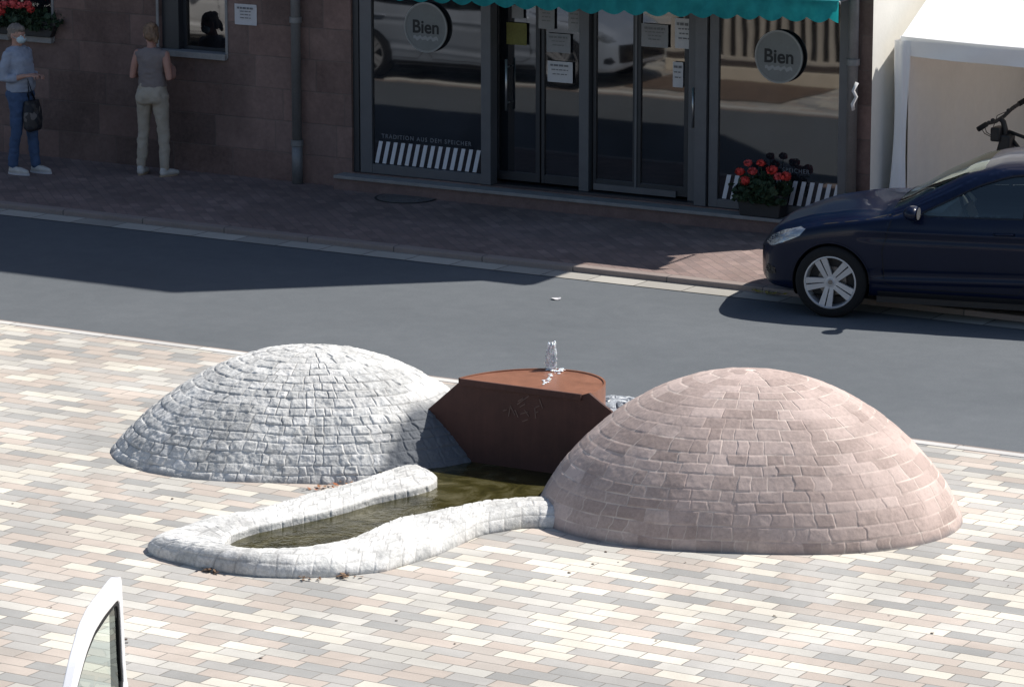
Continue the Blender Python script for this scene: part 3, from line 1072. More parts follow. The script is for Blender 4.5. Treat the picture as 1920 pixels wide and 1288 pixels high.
# cross-section: t from outer base (0) to the inner foot (1)
sec = []
for k in range(26):                 # rounded outer shoulder
    a = k / 25 * math.pi / 2
    sec.append((0.55 * (1 - math.cos(a) ** 1.0) , math.sin(a) ** 0.8))
for k in range(1, 14): sec.append((0.55 + 0.40 * k / 13, 1.0 + 0.02 * math.sin(math.pi * k / 13)))
sec += [(0.985, 0.965), (1.0, 0.9)]
for k in range(1, 11): sec.append((1.0 + 0.0 * k, 0.9 - 1.0 * k / 10))
sec = np.array(sec)
nV = len(sec)
w = PI - PO
Pc = np.zeros((nU, nV, 3))
Pc[..., 0] = PO[:, None, 0] + w[:, None, 0] * sec[None, :, 0]
Pc[..., 1] = PO[:, None, 1] + w[:, None, 1] * sec[None, :, 0]
Pc[..., 2] = HW * sec[None, :, 1]
wl = np.linalg.norm(w, axis=1)
secd = np.zeros((nU, nV))
for j in range(1, nV):
    secd[:, j] = secd[:, j - 1] + np.hypot(wl * (sec[j, 0] - sec[j - 1, 0]), HW * (sec[j, 1] - sec[j - 1, 1]))
U2 = np.repeat(midl[:, None], nV, 1)
lg = np.random.default_rng(5)
rowc = np.floor((secd + 0.006 * vnoise(Pc * 8, 3)) / 0.095).astype(int)
dv = np.minimum(secd % 0.095, 0.095 - secd % 0.095)
offs = lg.uniform(0, 1, 40); tn = lg.uniform(0, 1, (40, 400))
ucell = U2 / 0.125 + offs[np.clip(rowc, 0, 39)] + 0.15 * vnoise(Pc * 6, 8)
ui = np.floor(ucell).astype(int)
du = np.minimum(ucell % 1, 1 - ucell % 1) * 0.125
djc = np.minimum(du, dv)
tone = tn[np.clip(rowc, 0, 39), ui % 400]
jm = np.clip(djc / 0.012, 0, 1); jm = jm * jm * (3 - 2 * jm)
dU = np.gradient(Pc, axis=0); dV = np.gradient(Pc, axis=1)
N = np.cross(dV, dU); N /= np.linalg.norm(N, axis=-1, keepdims=True) + 1e-9
N *= np.sign(N[..., 2:3].mean() or 1)
disp = -(1 - jm) * 0.004 + jm * ((tone - 0.5) * 0.005 + 0.0035 * fbm(Pc * 22, 3, 4))
Pd = Pc + N * disp[..., None]
ii = np.arange(nU * nV).reshape(nU, nV)
qd = np.stack([ii[:-1, :-1], ii[1:, :-1], ii[1:, 1:], ii[:-1, 1:]], -1).reshape(-1, 4)
chan = empty('water_channel', (float(PO[0][0]) - 1, float(PO[0][1]) - 0.8, 0))
tag(chan, 'white cobbled low wall looping round a shallow pool of water', 'channel')
o = pyd('channel_wall', Pd.reshape(-1, 3), qd, M['granite'])
for nm, arr in (('tone', tone), ('joint', (1 - np.clip(djc / 0.008, 0, 1)) * 0.7 * np.clip(0.5 + fbm(Pc * 5, 2, 2), 0, 1))):
    at = o.data.attributes.new(nm, 'FLOAT', 'POINT'); at.data.foreach_set('value', arr.ravel().astype(np.float32))
bm = bmesh.new(); bm.from_mesh(o.data)
rings_end = [[i for i in ii[0]], [i for i in ii[-1]]]
bm.verts.ensure_lookup_table()
for rg in rings_end:
    try: bm.faces.new([bm.verts[i] for i in rg])
    except ValueError: pass
bmesh.ops.recalc_face_normals(bm, faces=bm.faces[:])
bm.to_mesh(o.data); bm.free()
rel(o, chan)
# water sheet: inside the wall and under the plate between the mounds
wp = [tuple(PI[k]) for k in range(0, nU, 12)]
wp_poly = wp + [(-14.45, YC - 0.55), (-14.5, YC + 0.55), (-12.5, YC + 0.6), (-12.45, YC - 0.5)]
bm = bmesh.new()
f = bm.faces.new([bm.verts.new((x, y, 0.085)) for x, y in wp_poly])
bmesh.ops.triangulate(bm, faces=[f])
o = rel(build('water', bm, M['water']), chan)

# steel plate with half-round basin
pl = empty('steel_fountain', (-13.53, YC, 0))
tag(pl, 'rusty steel plate fountain with a half round basin between two stone mounds', 'fountain')
pts = [(865, 711), (1090, 741), (1104, 737), (1128, 757), (1146, 771)]
pp = [F(x, y, YC) for x, y in pts]
xs0 = pl.location.x
poly = [(p.x - xs0, p.z) for p in pp]
poly = [(poly[0][0] - 0.015, poly[0][1] - 0.02)] + poly
pL = F(798, 771, YC)
poly += [(0.98, 0.42), (0.95, 0.0), (-1.0, 0.0), (pL.x - xs0 - 0.35, pL.z - 0.22), (pL.x - xs0, pL.z)]
bm = bmesh.new(); prism(bm, poly, 0.022, lambda u, v, w: (u, w, v))
build('plate', bm, M['rust'], pl)
# folded lip along the plate's top
a, b = F(864, 712, YC), F(1091, 742, YC)
bm = bmesh.new(); box(bm, a.x - xs0, b.x - xs0, -0.02, -0.001, a.z - 0.035, a.z + 0.012)
build('lip', bm, M['rust'], pl, bevel=0.003)
cx0 = (a.x + b.x) / 2 - xs0; rad = (b.x - a.x) / 2 + 0.02
zt = a.z
bm = bmesh.new()
dp = [(cx0 - rad + 0.001, 0.022)]
n = 40
def dpt(k, r, ex=1.22):
    t_ = math.pi * k / n
    return (cx0 + 0.06 * math.sin(t_) - r * math.cos(t_) , 0.023 + r * ex * math.sin(t_))
prism(bm, [dpt(k, rad) for k in range(n + 1)], 0.016, lambda u, v, w: (u, v, zt - 0.02 + w))
build('basin', bm, M['rust_wet'], pl)
bm = bmesh.new()
for k in range(n):
    p, q = dpt(k, rad), dpt(k + 1, rad); p2, q2 = dpt(k, rad + 0.014), dpt(k + 1, rad + 0.014)
    for z0, z1 in ((zt - 0.20, zt + 0.006),):
        v = [bm.verts.new((x, y, z)) for (x, y) in (p, q, q2, p2) for z in (z0, z1)]
        for f in ((0, 2, 3, 1), (4, 6, 7, 5), (1, 3, 5, 7), (0, 6, 4, 2)): bm.faces.new([v[i] for i in f])
build('basin_rim', bm, M['rust_wet'], pl)
bm = bmesh.new()      # worn emblem, faint strokes scratched into the plate
def stroke(x0, y0, x1, y1, w=0.006):
    p, q = F(x0, y0, YC - 0.001), F(x1, y1, YC - 0.001)
    d = (q - p); L_ = d.length; d.normalize(); nn = Vector((-d.z, 0, d.x))
    obox(bm, ((p + q) / 2) - Vector((xs0, YC, 0)) + Vector((0, -0.003, 0)), d * L_ / 2, nn * w * 0.5, (0, 0.002, 0))
for s in ((958, 760, 954, 780), (958, 762, 966, 778), (966, 768, 972, 782), (970, 758, 992, 742), (972, 752, 982, 746), (976, 776, 990, 772), (984, 768, 992, 780), (1003, 764, 1005, 784),
          (1003, 765, 1012, 760), (1004, 774, 1010, 771), (944, 770, 950, 768), (980, 790, 990, 786), (1012, 748, 1018, 766), (975, 763, 985, 757)):
    stroke(*s)
build('emblem', bm, M['rust_light'], pl)
# jet of water
jt = empty('water_jet', (0, 0, 0))
g = G(1033, 692, zt)
jt.location = (g.x, g.y, zt)
jt.scale = (1.3, 1.3, 1.0)
tag(jt, 'short bubbling jet of clear water rising from the rusty basin', 'water jet')
bm = bmesh.new()
lathe(bm, [(0.030, 0.0), (0.034, 0.03), (0.030, 0.07), (0.027, 0.12), (0.025, 0.16), (0.020, 0.185), (0.010, 0.20), (0.0006, 0.205)], 24)
for v in bm.verts:
    n_ = 0.006 * math.sin(v.co.z * 120 + math.atan2(v.co.y, v.co.x) * 3) + 0.004 * math.sin(v.co.z * 260 + 1)
    r_ = math.hypot(v.co.x, v.co.y)
    if r_ > 0.003: v.co.x *= 1 + n_ / r_; v.co.y *= 1 + n_ / r_
    v.co.x += 0.06 * v.co.z * 0.5
build('column', bm, M['jet'], jt, sm=True)
bm = bmesh.new()
rr = random.Random(4)
for k in range(46):
    h_ = rr.random() ** 0.8 * 0.20
    a_ = rr.uniform(0, 6.28); r_ = 0.032 * (1 - 0.5 * h_ / 0.2)
    s_ = rr.uniform(0.003, 0.008)
    ellip(bm, (r_ * math.cos(a_) + 0.03 * h_, r_ * math.sin(a_), h_), (s_, s_, s_ * rr.uniform(1, 3)), 8, 6)
for k in range(40):
    a_ = rr.uniform(0, 6.28); r_ = rr.uniform(0.02, 0.05)
    s_ = rr.uniform(0.004, 0.010)
    ellip(bm, (r_ * 1.2 * math.cos(a_) + 0.035, r_ * math.sin(a_) - 0.01, 0.004), (s_, s_, s_ * 0.6), 8, 6)
for k in range(26):
    u_ = rr.random()
    ellip(bm, (0.05 + 0.10 * u_ + rr.gauss(0, .012), -0.05 - 0.30 * u_ + rr.gauss(0, .02), 0.0), (rr.uniform(.003, .011), rr.uniform(.004, .013), 0.002), 8, 5)
build('splash', bm, M['foam'], jt, sm=True)

# small litter: dry leaves caught in the corner between mound and channel, a white scrap on the road
def leaf_pile(name, pts, label, cols, n, spread, group=None):
    mats = [simple('leaf_%d' % i, c, 0.8, var=0.2) for i, c in enumerate(cols)]
    bm = bmesh.new()
    rr = random.Random(9)
    for k in range(n):
        p = Vector(pts[rr.randrange(len(pts))]) + Vector((rr.gauss(0, spread), rr.gauss(0, spread * 0.4), abs(rr.gauss(0, 0.008)) + 0.008))
        a_ = rr.uniform(0, 6.28); s_ = rr.uniform(0.012, 0.03)
        u = Vector((math.cos(a_), math.sin(a_), rr.uniform(-0.4, 0.4))) * s_; v = Vector((-math.sin(a_), math.cos(a_), rr.uniform(-0.4, 0.4))) * s_ * 0.5
        f = bm.faces.new([bm.verts.new(p + q) for q in (u, v, -u, -v)]); f.material_index = rr.randrange(len(mats))
    o = build(name, bm, mats)
    return tag(o, label, 'dry leaves', kind='stuff')


leaf_pile('dry_leaves', [G(x, y, 0) for x, y in ((600, 916), (620, 914), (640, 911), (655, 909), (668, 905), (580, 919))],
          'dry brown leaves caught between the white mound and the channel wall', [(0.30, 0.09, 0.03), (0.22, 0.12, 0.06), (0.35, 0.16, 0.07)], 46, 0.035)
leaf_pile('yellow_weeds', [G(x, y, 0) for x, y in ((1420, 545), (1434, 549), (1445, 552))],
          'yellow weeds and petals in the gutter before the blue car', [(0.42, 0.33, 0.05), (0.22, 0.20, 0.04), (0.5, 0.45, 0.2)], 60, 0.06)
leaf_pile('plant_debris', [G(x, y, 0) for x, y in ((560, 1086), (600, 1088), (640, 1084), (650, 1080), (380, 1070), (400, 1074))],
          'small brown debris along the outer foot of the channel wall', [(0.12, 0.07, 0.04), (0.2, 0.12, 0.07)], 50, 0.03)
g = G(1043, 560, -0.012)
bm = bmesh.new()
vs = [bm.verts.new(g + Vector((0.045 * math.cos(a_) * (1 + 0.2 * math.sin(5 * a_)), 0.045 * math.sin(a_), 0.004 + 0.006 * math.sin(2 * a_)))) for a_ in [k * 0.6283 for k in range(10)]]
bm.faces.new(vs)
tag(build('paper_scrap', bm, M['paper']), 'small white paper scrap lying on the sunlit road', 'litter')
rr = random.Random(31)
bm = bmesh.new()
for k in range(40):
    x, y = rr.uniform(0, 1920), rr.uniform(900, 1288)
    g = G(x, y, 0.003)
    s_ = rr.uniform(0.006, 0.018)
    bm.faces.new([bm.verts.new(g + Vector((s_ * math.cos(q) * rr.uniform(0.6, 1.2), s_ * math.sin(q) * rr.uniform(0.5, 1.1), rr.uniform(0, 0.006)))) for q in (0, 1.2, 2.5, 3.7, 5)])
tag(build('scattered_specks', bm, simple('dark_bits', (0.10, 0.07, 0.05), 0.9)), 'tiny dark bits of dirt scattered over the plaza pavers', 'litter', kind='stuff')

# ================================================================== CARS
def paint(name, col, flake=0.35):
    t = NT(name)
    oc = t.obj()
    n = t.noise(oc, 1.8, 3)
    t.set(Base_Color=t.ramp(n, [(0.3, tuple(c * 0.9 for c in col)), (0.7, tuple(min(1, c * 1.1) for c in col))]), Roughness=0.34, Metallic=flake,
          Coat_Weight=(0.45 if col[2] < .1 else 1.0), Coat_Roughness=0.04, Coat_IOR=1.4)
    t.b.inputs['Specular IOR Level'].default_value = 0.15 if col[2] < .1 else .5
    return t.m


def car_glass():
    t = NT('car_glass')
    fr = t.n('Fresnel'); fr.inputs[0].default_value = 2.0
    tr = t.n('BsdfTransparent'); tr.inputs[0].default_value = (0.84, 0.93, 0.89, 1)
    gl = t.n('BsdfGlossy'); gl.inputs['Roughness'].default_value = 0.02; gl.inputs[0].default_value = (0.9, 1, 0.97, 1)
    mx = t.n('MixShader'); t.l(fr.outputs[0], mx.inputs[0]); t.l(tr.outputs[0], mx.inputs[1]); t.l(gl.outputs[0], mx.inputs[2])
    t.l(mx.outputs[0], t.out.inputs[0])
    return t.m


M['carglass'] = car_glass()
M['navy'] = paint('navy_car_paint', (0.0018, 0.006, 0.024), 0.0)
M['whitepaint'] = paint('white_car_paint', (0.80, 0.80, 0.81), 0.0)
M['silverpaint'] = paint('pale_blue_car_paint', (0.42, 0.47, 0.55), 0.3)
M['rubber'] = simple('black_rubber', (0.006, 0.006, 0.007), 0.9, var=0.2)
M['black_plastic'] = simple('black_plastic', (0.012, 0.012, 0.014), 0.5, var=0.1)
M['gloss_black'] = simple('gloss_black', (0.008, 0.008, 0.01), 0.12, var=0.0)
M['rim'] = simple('silver_wheel', (0.46, 0.46, 0.475), 0.4, 0.3, var=0.06)
M['rim_dark'] = simple('wheel_inner', (0.02, 0.02, 0.022), 0.6, var=0.2)
M['disc'] = simple('brake_disc', (0.18, 0.17, 0.165), 0.4, 0.7, var=0.1)
M['seat_cloth'] = simple('grey_seat_cloth', (0.58, 0.60, 0.57), 0.9, var=0.15)
M['headlining'] = simple('light_headlining', (0.45, 0.45, 0.43), 0.9, var=0.08)
M['lamp'] = simple('lamp_glass', (0.35, 0.38, 0.42), 0.08, 0.5, var=0.4, scale=14, Coat_Weight=1.0)
M['lamp_red'] = simple('rear_lamp', (0.35, 0.01, 0.01), 0.15, var=0.2, Coat_Weight=1.0)


def interp_s(xs, keys, vals, sig=0.05):
    fine = np.linspace(xs[0] - 0.3, xs[-1] + 0.3, 900)
    v = np.interp(fine, keys, vals)
    h = fine[1] - fine[0]
    r = int(3 * sig / h)
    k = np.exp(-0.5 * (np.arange(-r, r + 1) * h / sig) ** 2); k /= k.sum()
    v = np.convolve(np.pad(v, r, mode='edge'), k, 'valid')
    return np.interp(xs, fine, v)


def poly_sd(px, pz, poly):
    """closest boundary point and inside test for arrays"""
    P = np.array(poly, float); n = len(P)
    bd = np.full(px.shape, 1e9); bx = px.copy(); bz = pz.copy(); ins = np.zeros(px.shape, bool)
    for i in range(n):
        a, b = P[i], P[(i + 1) % n]
        d = b - a; L2 = (d ** 2).sum() + 1e-12
        t_ = np.clip(((px - a[0]) * d[0] + (pz - a[1]) * d[1]) / L2, 0, 1)
        qx, qz = a[0] + t_ * d[0], a[1] + t_ * d[1]
        ds = np.hypot(px - qx, pz - qz)
        m = ds < bd
        bd = np.where(m, ds, bd); bx = np.where(m, qx, bx); bz = np.where(m, qz, bz)
        c = ((a[1] > pz) != (b[1] > pz)) & (px < (b[0] - a[0]) * (pz - a[1]) / ((b[1] - a[1]) if abs(b[1] - a[1]) > 1e-12 else 1e-12) + a[0])
        ins ^= c
    return bd, bx, bz, ins


def smooth_poly(P, it=2):
    P = [np.array(p, float) for p in P]
    for _ in range(it):
        Q = []
        for i in range(len(P)):
            a, b = P[i], P[(i + 1) % len(P)]
            Q += [a * 0.85 + b * 0.15, a * 0.15 + b * 0.85]
        P = Q
    return [tuple(p) for p in P]


WX = (0.70, 3.33)
WR = 0.3185
DLO = smooth_poly([(1.44, 0.945), (2.30, 0.965), (3.20, 0.995), (3.66, 1.03), (3.50, 1.19), (3.15, 1.30), (2.65, 1.335), (2.28, 1.32), (1.98, 1.225), (1.70, 1.075)], 2)
DOOR = [(1.17, 0.30), (1.15, 0.60), (1.22, 0.95), (1.42, 1.02), (1.66, 1.135), (1.95, 1.285), (2.22, 1.362), (2.46, 1.375), (2.47, 1.2), (2.47, 0.95), (2.47, 0.5), (2.42, 0.30)]
BODY = {}


def car_surface():
    if BODY: return BODY
    xs = np.concatenate([[-0.045, -0.04, -0.03, -0.015], np.linspace(0, 4.26, 300), [4.275, 4.285, 4.29]])
    I_ = lambda k, v, sg=0.05: interp_s(xs, k, v, sg)
    zc = I_([0, .04, .12, .45, .8, 1.12, 1.30, 1.50, 1.85, 2.10, 2.5, 3.1, 3.6, 3.92, 4.06, 4.16, 4.23, 4.28], [.60, .70, .765, .875, .94, .975, 1.06, 1.19, 1.365, 1.425, 1.452, 1.43, 1.36, 1.28, 1.05, .93, .80, .62], 0.035)
    zb = I_([0, .1, .3, .6, 1.0, 1.4, 2.2, 3.2, 3.9, 4.15, 4.28], [.54, .63, .735, .82, .885, .925, .945, .985, 1.01, .9, .6], 0.06)
    w = I_([-.05, 0, .06, .14, .25, .5, .9, 3.4, 3.9, 4.15, 4.28], [.50, .62, .75, .84, .905, .965, 1.0, 1.0, .965, .90, .80], 0.04)
    rail_y = I_([0, .8, 1.2, 1.6, 2.1, 3.2, 3.9, 4.2], [.62, .70, .72, .685, .615, .60, .57, .66], 0.08)
    rail_dz = I_([0, .9, 1.25, 1.6, 2.1, 3.3, 4.0, 4.2], [.03, .035, .06, .085, .075, .075, .08, .06], 0.08)
    low = I_([-.05, 0, .1, .35, 1.2, 3.2, 4.1, 4.28], [.30, .27, .215, .20, .20, .20, .26, .34], 0.04)
    z0 = np.zeros_like(xs)
    c = []
    c.append((z0, low + .02))
    c.append((.72 * w, low))
    c.append((.84 * w, low + .035))
    z5 = np.minimum(.80 + z0, zb - .07)
    c.append((.872 * w, low + (z5 - low) * .32))
    c.append((.893 * w, low + (z5 - low) * .66))
    c.append((.898 * w, z5))
    c.append((.865 * w, zb))
    zr = zc - rail_dz
    gh = np.clip((zr - zb) / .15, 0, 1)
    c.append(((.865 * w) * (1 - .45) + rail_y * w * .45 + .022 * gh, zb * .52 + zr * .48))
    c.append((rail_y * w, zr))
    c.append((rail_y * w * .55, zc - .014))
    c.append((z0, zc))
    C = np.stack([np.stack([a, b], -1) for a, b in c], 1)     # (nx, 11, 2)
    nc = C.shape[1]
    sub = 13
    Ext = np.concatenate([C[:, :1] * [-1, 1] * 0 + C[:, :1] - (C[:, 1:2] - C[:, :1]), C, C[:, -1:] + np.stack([-(C[:, -2, 0] - C[:, -1, 0]), C[:, -2, 1] - C[:, -1, 1]], -1)[:, None]], 1)
    rows = []
    for k in range(nc - 1):
        p0, p1, p2, p3 = (Ext[:, k + j] for j in range(4))
        for s_ in range(sub):
            t_ = s_ / sub
            cr = 0.5 * ((2 * p1) + (-p0 + p2) * t_ + (2 * p0 - 5 * p1 + 4 * p2 - p3) * t_ ** 2 + (-p0 + 3 * p1 - 3 * p2 + p3) * t_ ** 3)
            li = p1 + (p2 - p1) * t_
            rows.append(cr * 0.82 + li * 0.18)
    rows.append(C[:, -1])
    S = np.stack(rows, 1)                                    # nx, nv, 2
    Y, Z = S[..., 0].copy(), S[..., 1].copy()
    X = np.repeat(xs[:, None], S.shape[1], 1)
    # nose and tail close to the centre line, with a rounded front
    for i, x in enumerate(xs):
        if x < 0: Y[i] *= math.sqrt(max(0, 1 - (x / -0.045) ** 2)) * 1.0 if x > -0.045 else 0.0
        if x > 4.26: Y[i] *= math.sqrt(max(0, 1 - ((x - 4.26) / 0.03) ** 2))
    # styling lines on the flanks
    xx = X; side = np.clip((Y - .70) / .08, 0, 1) * np.clip((xx - .9) / .3, 0, 1) * np.clip((4.0 - xx) / .2, 0, 1)
    zl = .795 + .012 * (xx - 1)
    g1 = np.exp(-((Z - zl) / .020) ** 2)
    g2 = np.exp(-((Z - (zl - .055)) / .030) ** 2)
    zl2 = .36 + .03 * (xx - 1.2)
    g3 = np.exp(-((Z - zl2) / .022) ** 2); g4 = np.exp(-((Z - zl2 - .06) / .04) ** 2)
    Y += side * (.009 * g1 - .012 * g2 + .008 * g3 - .012 * g4)
    # hood creases
    hood = np.clip((1.15 - xx) / .15, 0, 1) * np.clip((xx - .15) / .15, 0, 1)
    Z += hood * .010 * np.exp(-((Y - .50 - .10 * xx) / .035) ** 2)
    BODY.update(xs=xs, X=X, Y=Y, Z=Z, sub=sub, nv=S.shape[1])
    return BODY


def car_panels():
    """sort the faces of the shell into panels; vertices near a cut line are moved onto it"""
    if 'panels' in BODY: return BODY['panels']
    B = car_surface()
    X, Y, Z = B['X'], B['Y'], B['Z']
    nx, nv = X.shape
    j = np.arange(nv)[None, :].repeat(nx, 0)
    sidem = (j > 1 * B['sub']) & (j < 8.6 * B['sub'])
    Xs, Zs = X.copy(), Z.copy()
    lock = np.zeros(X.shape, bool)
    for poly, tol in ((DLO, .011), (DOOR, .010)):
        bd, bx, bz, ins = poly_sd(Xs, Zs, poly)
        m = (bd < tol) & sidem & ~lock
        Xs = np.where(m, bx, Xs); Zs = np.where(m, bz, Zs)
        lock |= m
    for wxc in WX:
        d = np.hypot(Xs - wxc, Zs - WR)
        m = (np.abs(d - .350) < .012) & (Y > .55) & (Zs < .8)
        Xs = np.where(m, wxc + (Xs - wxc) / (d + 1e-9) * .350, Xs); Zs = np.where(m, WR + (Zs - WR) / (d + 1e-9) * .350, Zs)
    fx = (Xs[:-1, :-1] + Xs[1:, :-1] + Xs[1:, 1:] + Xs[:-1, 1:]) / 4
    fz = (Zs[:-1, :-1] + Zs[1:, :-1] + Zs[1:, 1:] + Zs[:-1, 1:]) / 4
    fy = (Y[:-1, :-1] + Y[1:, 1:]) / 2
    fj = np.arange(nv - 1)[None, :].repeat(nx - 1, 0)
    typ = np.zeros(fx.shape, int)                     # 0 body 1 side glass 2 windscreen 3 gone 4 rear screen 5 black trim 6 bumper grille
    sm_ = (fj > B['sub']) & (fj < 8.6 * B['sub'])
    _, _, _, ins = poly_sd(fx, fz, DLO)
    typ[ins & sm_] = 1
    bdist, _, _, _ = poly_sd(fx, fz, DLO)
    typ[(typ == 1) & (np.abs(fx - 2.44) < .045)] = 5
    top = fj >= int(8.25 * B['sub'])
    typ[top & (fx > 1.21) & (fx < 2.0)] = 2
    typ[top & (fx > 3.98) & (fx < 4.13)] = 4
    typ[(typ == 0) & (fx < 0.03) & (fz < .56) & (fz > .34)] = 6
    for wxc in WX:
        typ[(np.hypot(fx - wxc, fz - WR) < .350) & (fy > .55) & (fz < .8)] = 3
    _, _, _, dins = poly_sd(fx, fz, DOOR)
    indoor = dins & (fj > B['sub']) & (fj < 8.6 * B['sub'])
    BODY['panels'] = (Xs, Y, Zs, typ, indoor, fx)
    return BODY['panels']


def grid_mesh(name, mask, side, mat, parent, inset=0.0, key=None):
    """mask of faces -> mesh; side -1, 1 or 0 for both halves. Meshes are cached and shared."""
    Xs, Y, Zs, typ, indoor, fx = car_panels()
    nx, nv = Xs.shape
    V = []; Fc = []
    for sg in ((-1, 1) if side == 0 else (side,)):
        used = np.zeros(Xs.shape, bool)
        used[:-1, :-1] |= mask; used[1:, :-1] |= mask; used[1:, 1:] |= mask; used[:-1, 1:] |= mask
        idx = -np.ones(Xs.shape, int)
        idx[used] = np.arange(used.sum()) + len(V)
        P = np.stack([Xs, Y * sg, Zs], -1)
        if inset:
            P = P - np.stack([0 * Xs, np.sign(sg) * np.ones_like(Y), 0 * Xs], -1) * inset * np.clip(Y / .5, 0, 1)[..., None]
            P[..., 2] -= inset * np.clip(1 - Y / .5, 0, 1) * (Zs > .5)
        V += [tuple(p) for p in P[used]]
        a = idx[:-1, :-1][mask]; b = idx[1:, :-1][mask]; c_ = idx[1:, 1:][mask]; d = idx[:-1, 1:][mask]
        q = np.stack([a, b, c_, d] if sg < 0 else [a, d, c_, b], -1)
        Fc += [tuple(f) for f in q]
    me = bpy.data.meshes.new(name)
    me.from_pydata(V, [], Fc); me.update(); smooth(me)
    bm = bmesh.new(); bm.from_mesh(me)
    bmesh.ops.remove_doubles(bm, verts=bm.verts[:], dist=0.0004)
    bm.to_mesh(me); bm.free(); smooth(me)
    return link(name, me, mat, parent)


def side_y(x, z):
    """outer half width of the shell at a side point"""
    B = car_surface()
    i = int(np.argmin(np.abs(B['xs'] - x)))
    z_, y_ = B['Z'][i], B['Y'][i]
    m = np.arange(len(z_)) > B['sub']
    o = np.argsort(z_[m])
    return float(np.interp(z, z_[m][o], y_[m][o]))


def side_decal(name, poly, off, mat, parent, side=-1, res=0.02, closed_strip=None):
    """thin panel lying on the flank, following its curve"""
    bd_ = []
    for i in range(len(poly)):
        a, b = np.array(poly[i], float), np.array(poly[(i + 1) % len(poly)], float)
        n_ = max(2, int(np.linalg.norm(b - a) / .008))
        bd_ += [a + (b - a) * k / n_ for k in range(n_)]
    bd_ = np.array(bd_); c0_ = bd_.mean(0); K_ = max(3, int(np.abs(bd_ - c0_).max() / res))
    V = []; Fc = []; n_ = len(bd_)
    for k in range(K_ + 1):
        for p in c0_ + (bd_ - c0_) * (1 - k / (K_ + .2)):
            V.append((p[0], side * (side_y(p[0], p[1]) + off), p[1]))
    for k in range(K_):
        for i in range(n_): Fc.append((k * n_ + i, k * n_ + (i + 1) % n_, (k + 1) * n_ + (i + 1) % n_, (k + 1) * n_ + i))
    Fc.append(tuple(K_ * n_ + i for i in range(n_)))
    return pyd(name, V, Fc, mat, parent)


def seam(name, line, wd, mat, parent, side=-1, off=0.0015):
    pts = []
    for a, b in zip(line, line[1:]):
        n_ = max(1, int(math.hypot(b[0] - a[0], b[1] - a[1]) / .03))
        pts += [(a[0] + (b[0] - a[0]) * k / n_, a[1] + (b[1] - a[1]) * k / n_) for k in range(n_)]
    pts.append(line[-1])
    V = []; Fc = []
    for i, (x, z) in enumerate(pts):
        a, b = pts[max(i - 1, 0)], pts[min(i + 1, len(pts) - 1)]
        d = np.array([b[0] - a[0], b[1] - a[1]]); d = d / (np.linalg.norm(d) + 1e-9)
        for s_ in (-1, 1):
            xx, zz = x - d[1] * wd / 2 * s_, z + d[0] * wd / 2 * s_
            V.append((xx, side * (side_y(xx, zz) + off), zz))
    for i in range(len(pts) - 1): Fc.append((2 * i, 2 * i + 2, 2 * i + 3, 2 * i + 1))
    return pyd(name, V, Fc, mat, parent)


def wheel_parts(parent, x, side, spin=0.0):
    y = side * 0.80
    w_ = empty('wheel', (x, y, WR)); w_.parent = parent
    s = side
    bm = bmesh.new()
    lathe(bm, [(.232, .10 * s), (.262, .106 * s), (.300, .100 * s), (.3185, .078 * s), (.3185, -.09 * s), (.298, -.108 * s), (.23, -.10 * s)], 64, 'Y')
    build('tyre', bm, M['rubber'], w_, sm=True)
    bm = bmesh.new()
    lathe(bm, [(.236, .104 * s), (.226, .106 * s), (.219, .098 * s), (.217, .060 * s), (.21, .0), (.214, -.09 * s)], 64, 'Y')
    # five pairs of spokes
    for k in range(5):
        a = R(115 - 72 * k) + spin
        for e in (-1, 1):
            a1 = a
            ca, sa = math.cos(a1), math.sin(a1)
            def P(r, t_, yy): return (r * ca - t_ * sa, yy * s, r * sa + t_ * ca)
            t0, t1 = e * .021, e * .034
            hw0, hw1 = .0175, .0275
            q = [P(.045, t0 - hw0, .078), P(.045, t0 + hw0, .078), P(.222, t1 + hw1, .098), P(.222, t1 - hw1, .098)]
            q2 = [P(.045, t0 - hw0, .045), P(.045, t0 + hw0, .045), P(.222, t1 + hw1, .07), P(.222, t1 - hw1, .07)]
            A = [bm.verts.new(p) for p in q]; Bv = [bm.verts.new(p) for p in q2]
            bm.faces.new(A); bm.faces.new(Bv[::-1])
            for i in range(4): bm.faces.new((A[i], Bv[i], Bv[(i + 1) % 4], A[(i + 1) % 4]))
    lathe(bm, [(.0005, .086 * s), (.028, .086 * s), (.034, .080 * s), (.062, .076 * s), (.064, .045 * s)], 32, 'Y')
    rim = build('rim', bm, M['rim'], w_)
    bm = bmesh.new()
    lathe(bm, [(.0005, .02 * s), (.13, .02 * s), (.13, .005 * s)], 40, 'Y'); build('brake_disc', bm, M['disc'], w_)
    bm = bmesh.new()
    lathe(bm, [(.0005, .0), (.214, .0), (.214, -.02 * s)], 40, 'Y'); build('wheel_back', bm, M['rim_dark'], w_)
    bm = bmesh.new()
    lathe(bm, [(.0005, .0885 * s), (.022, .0885 * s), (.0225, .085 * s)], 24, 'Y'); build('hub_cap', bm, M['disc'], w_)
    return w_


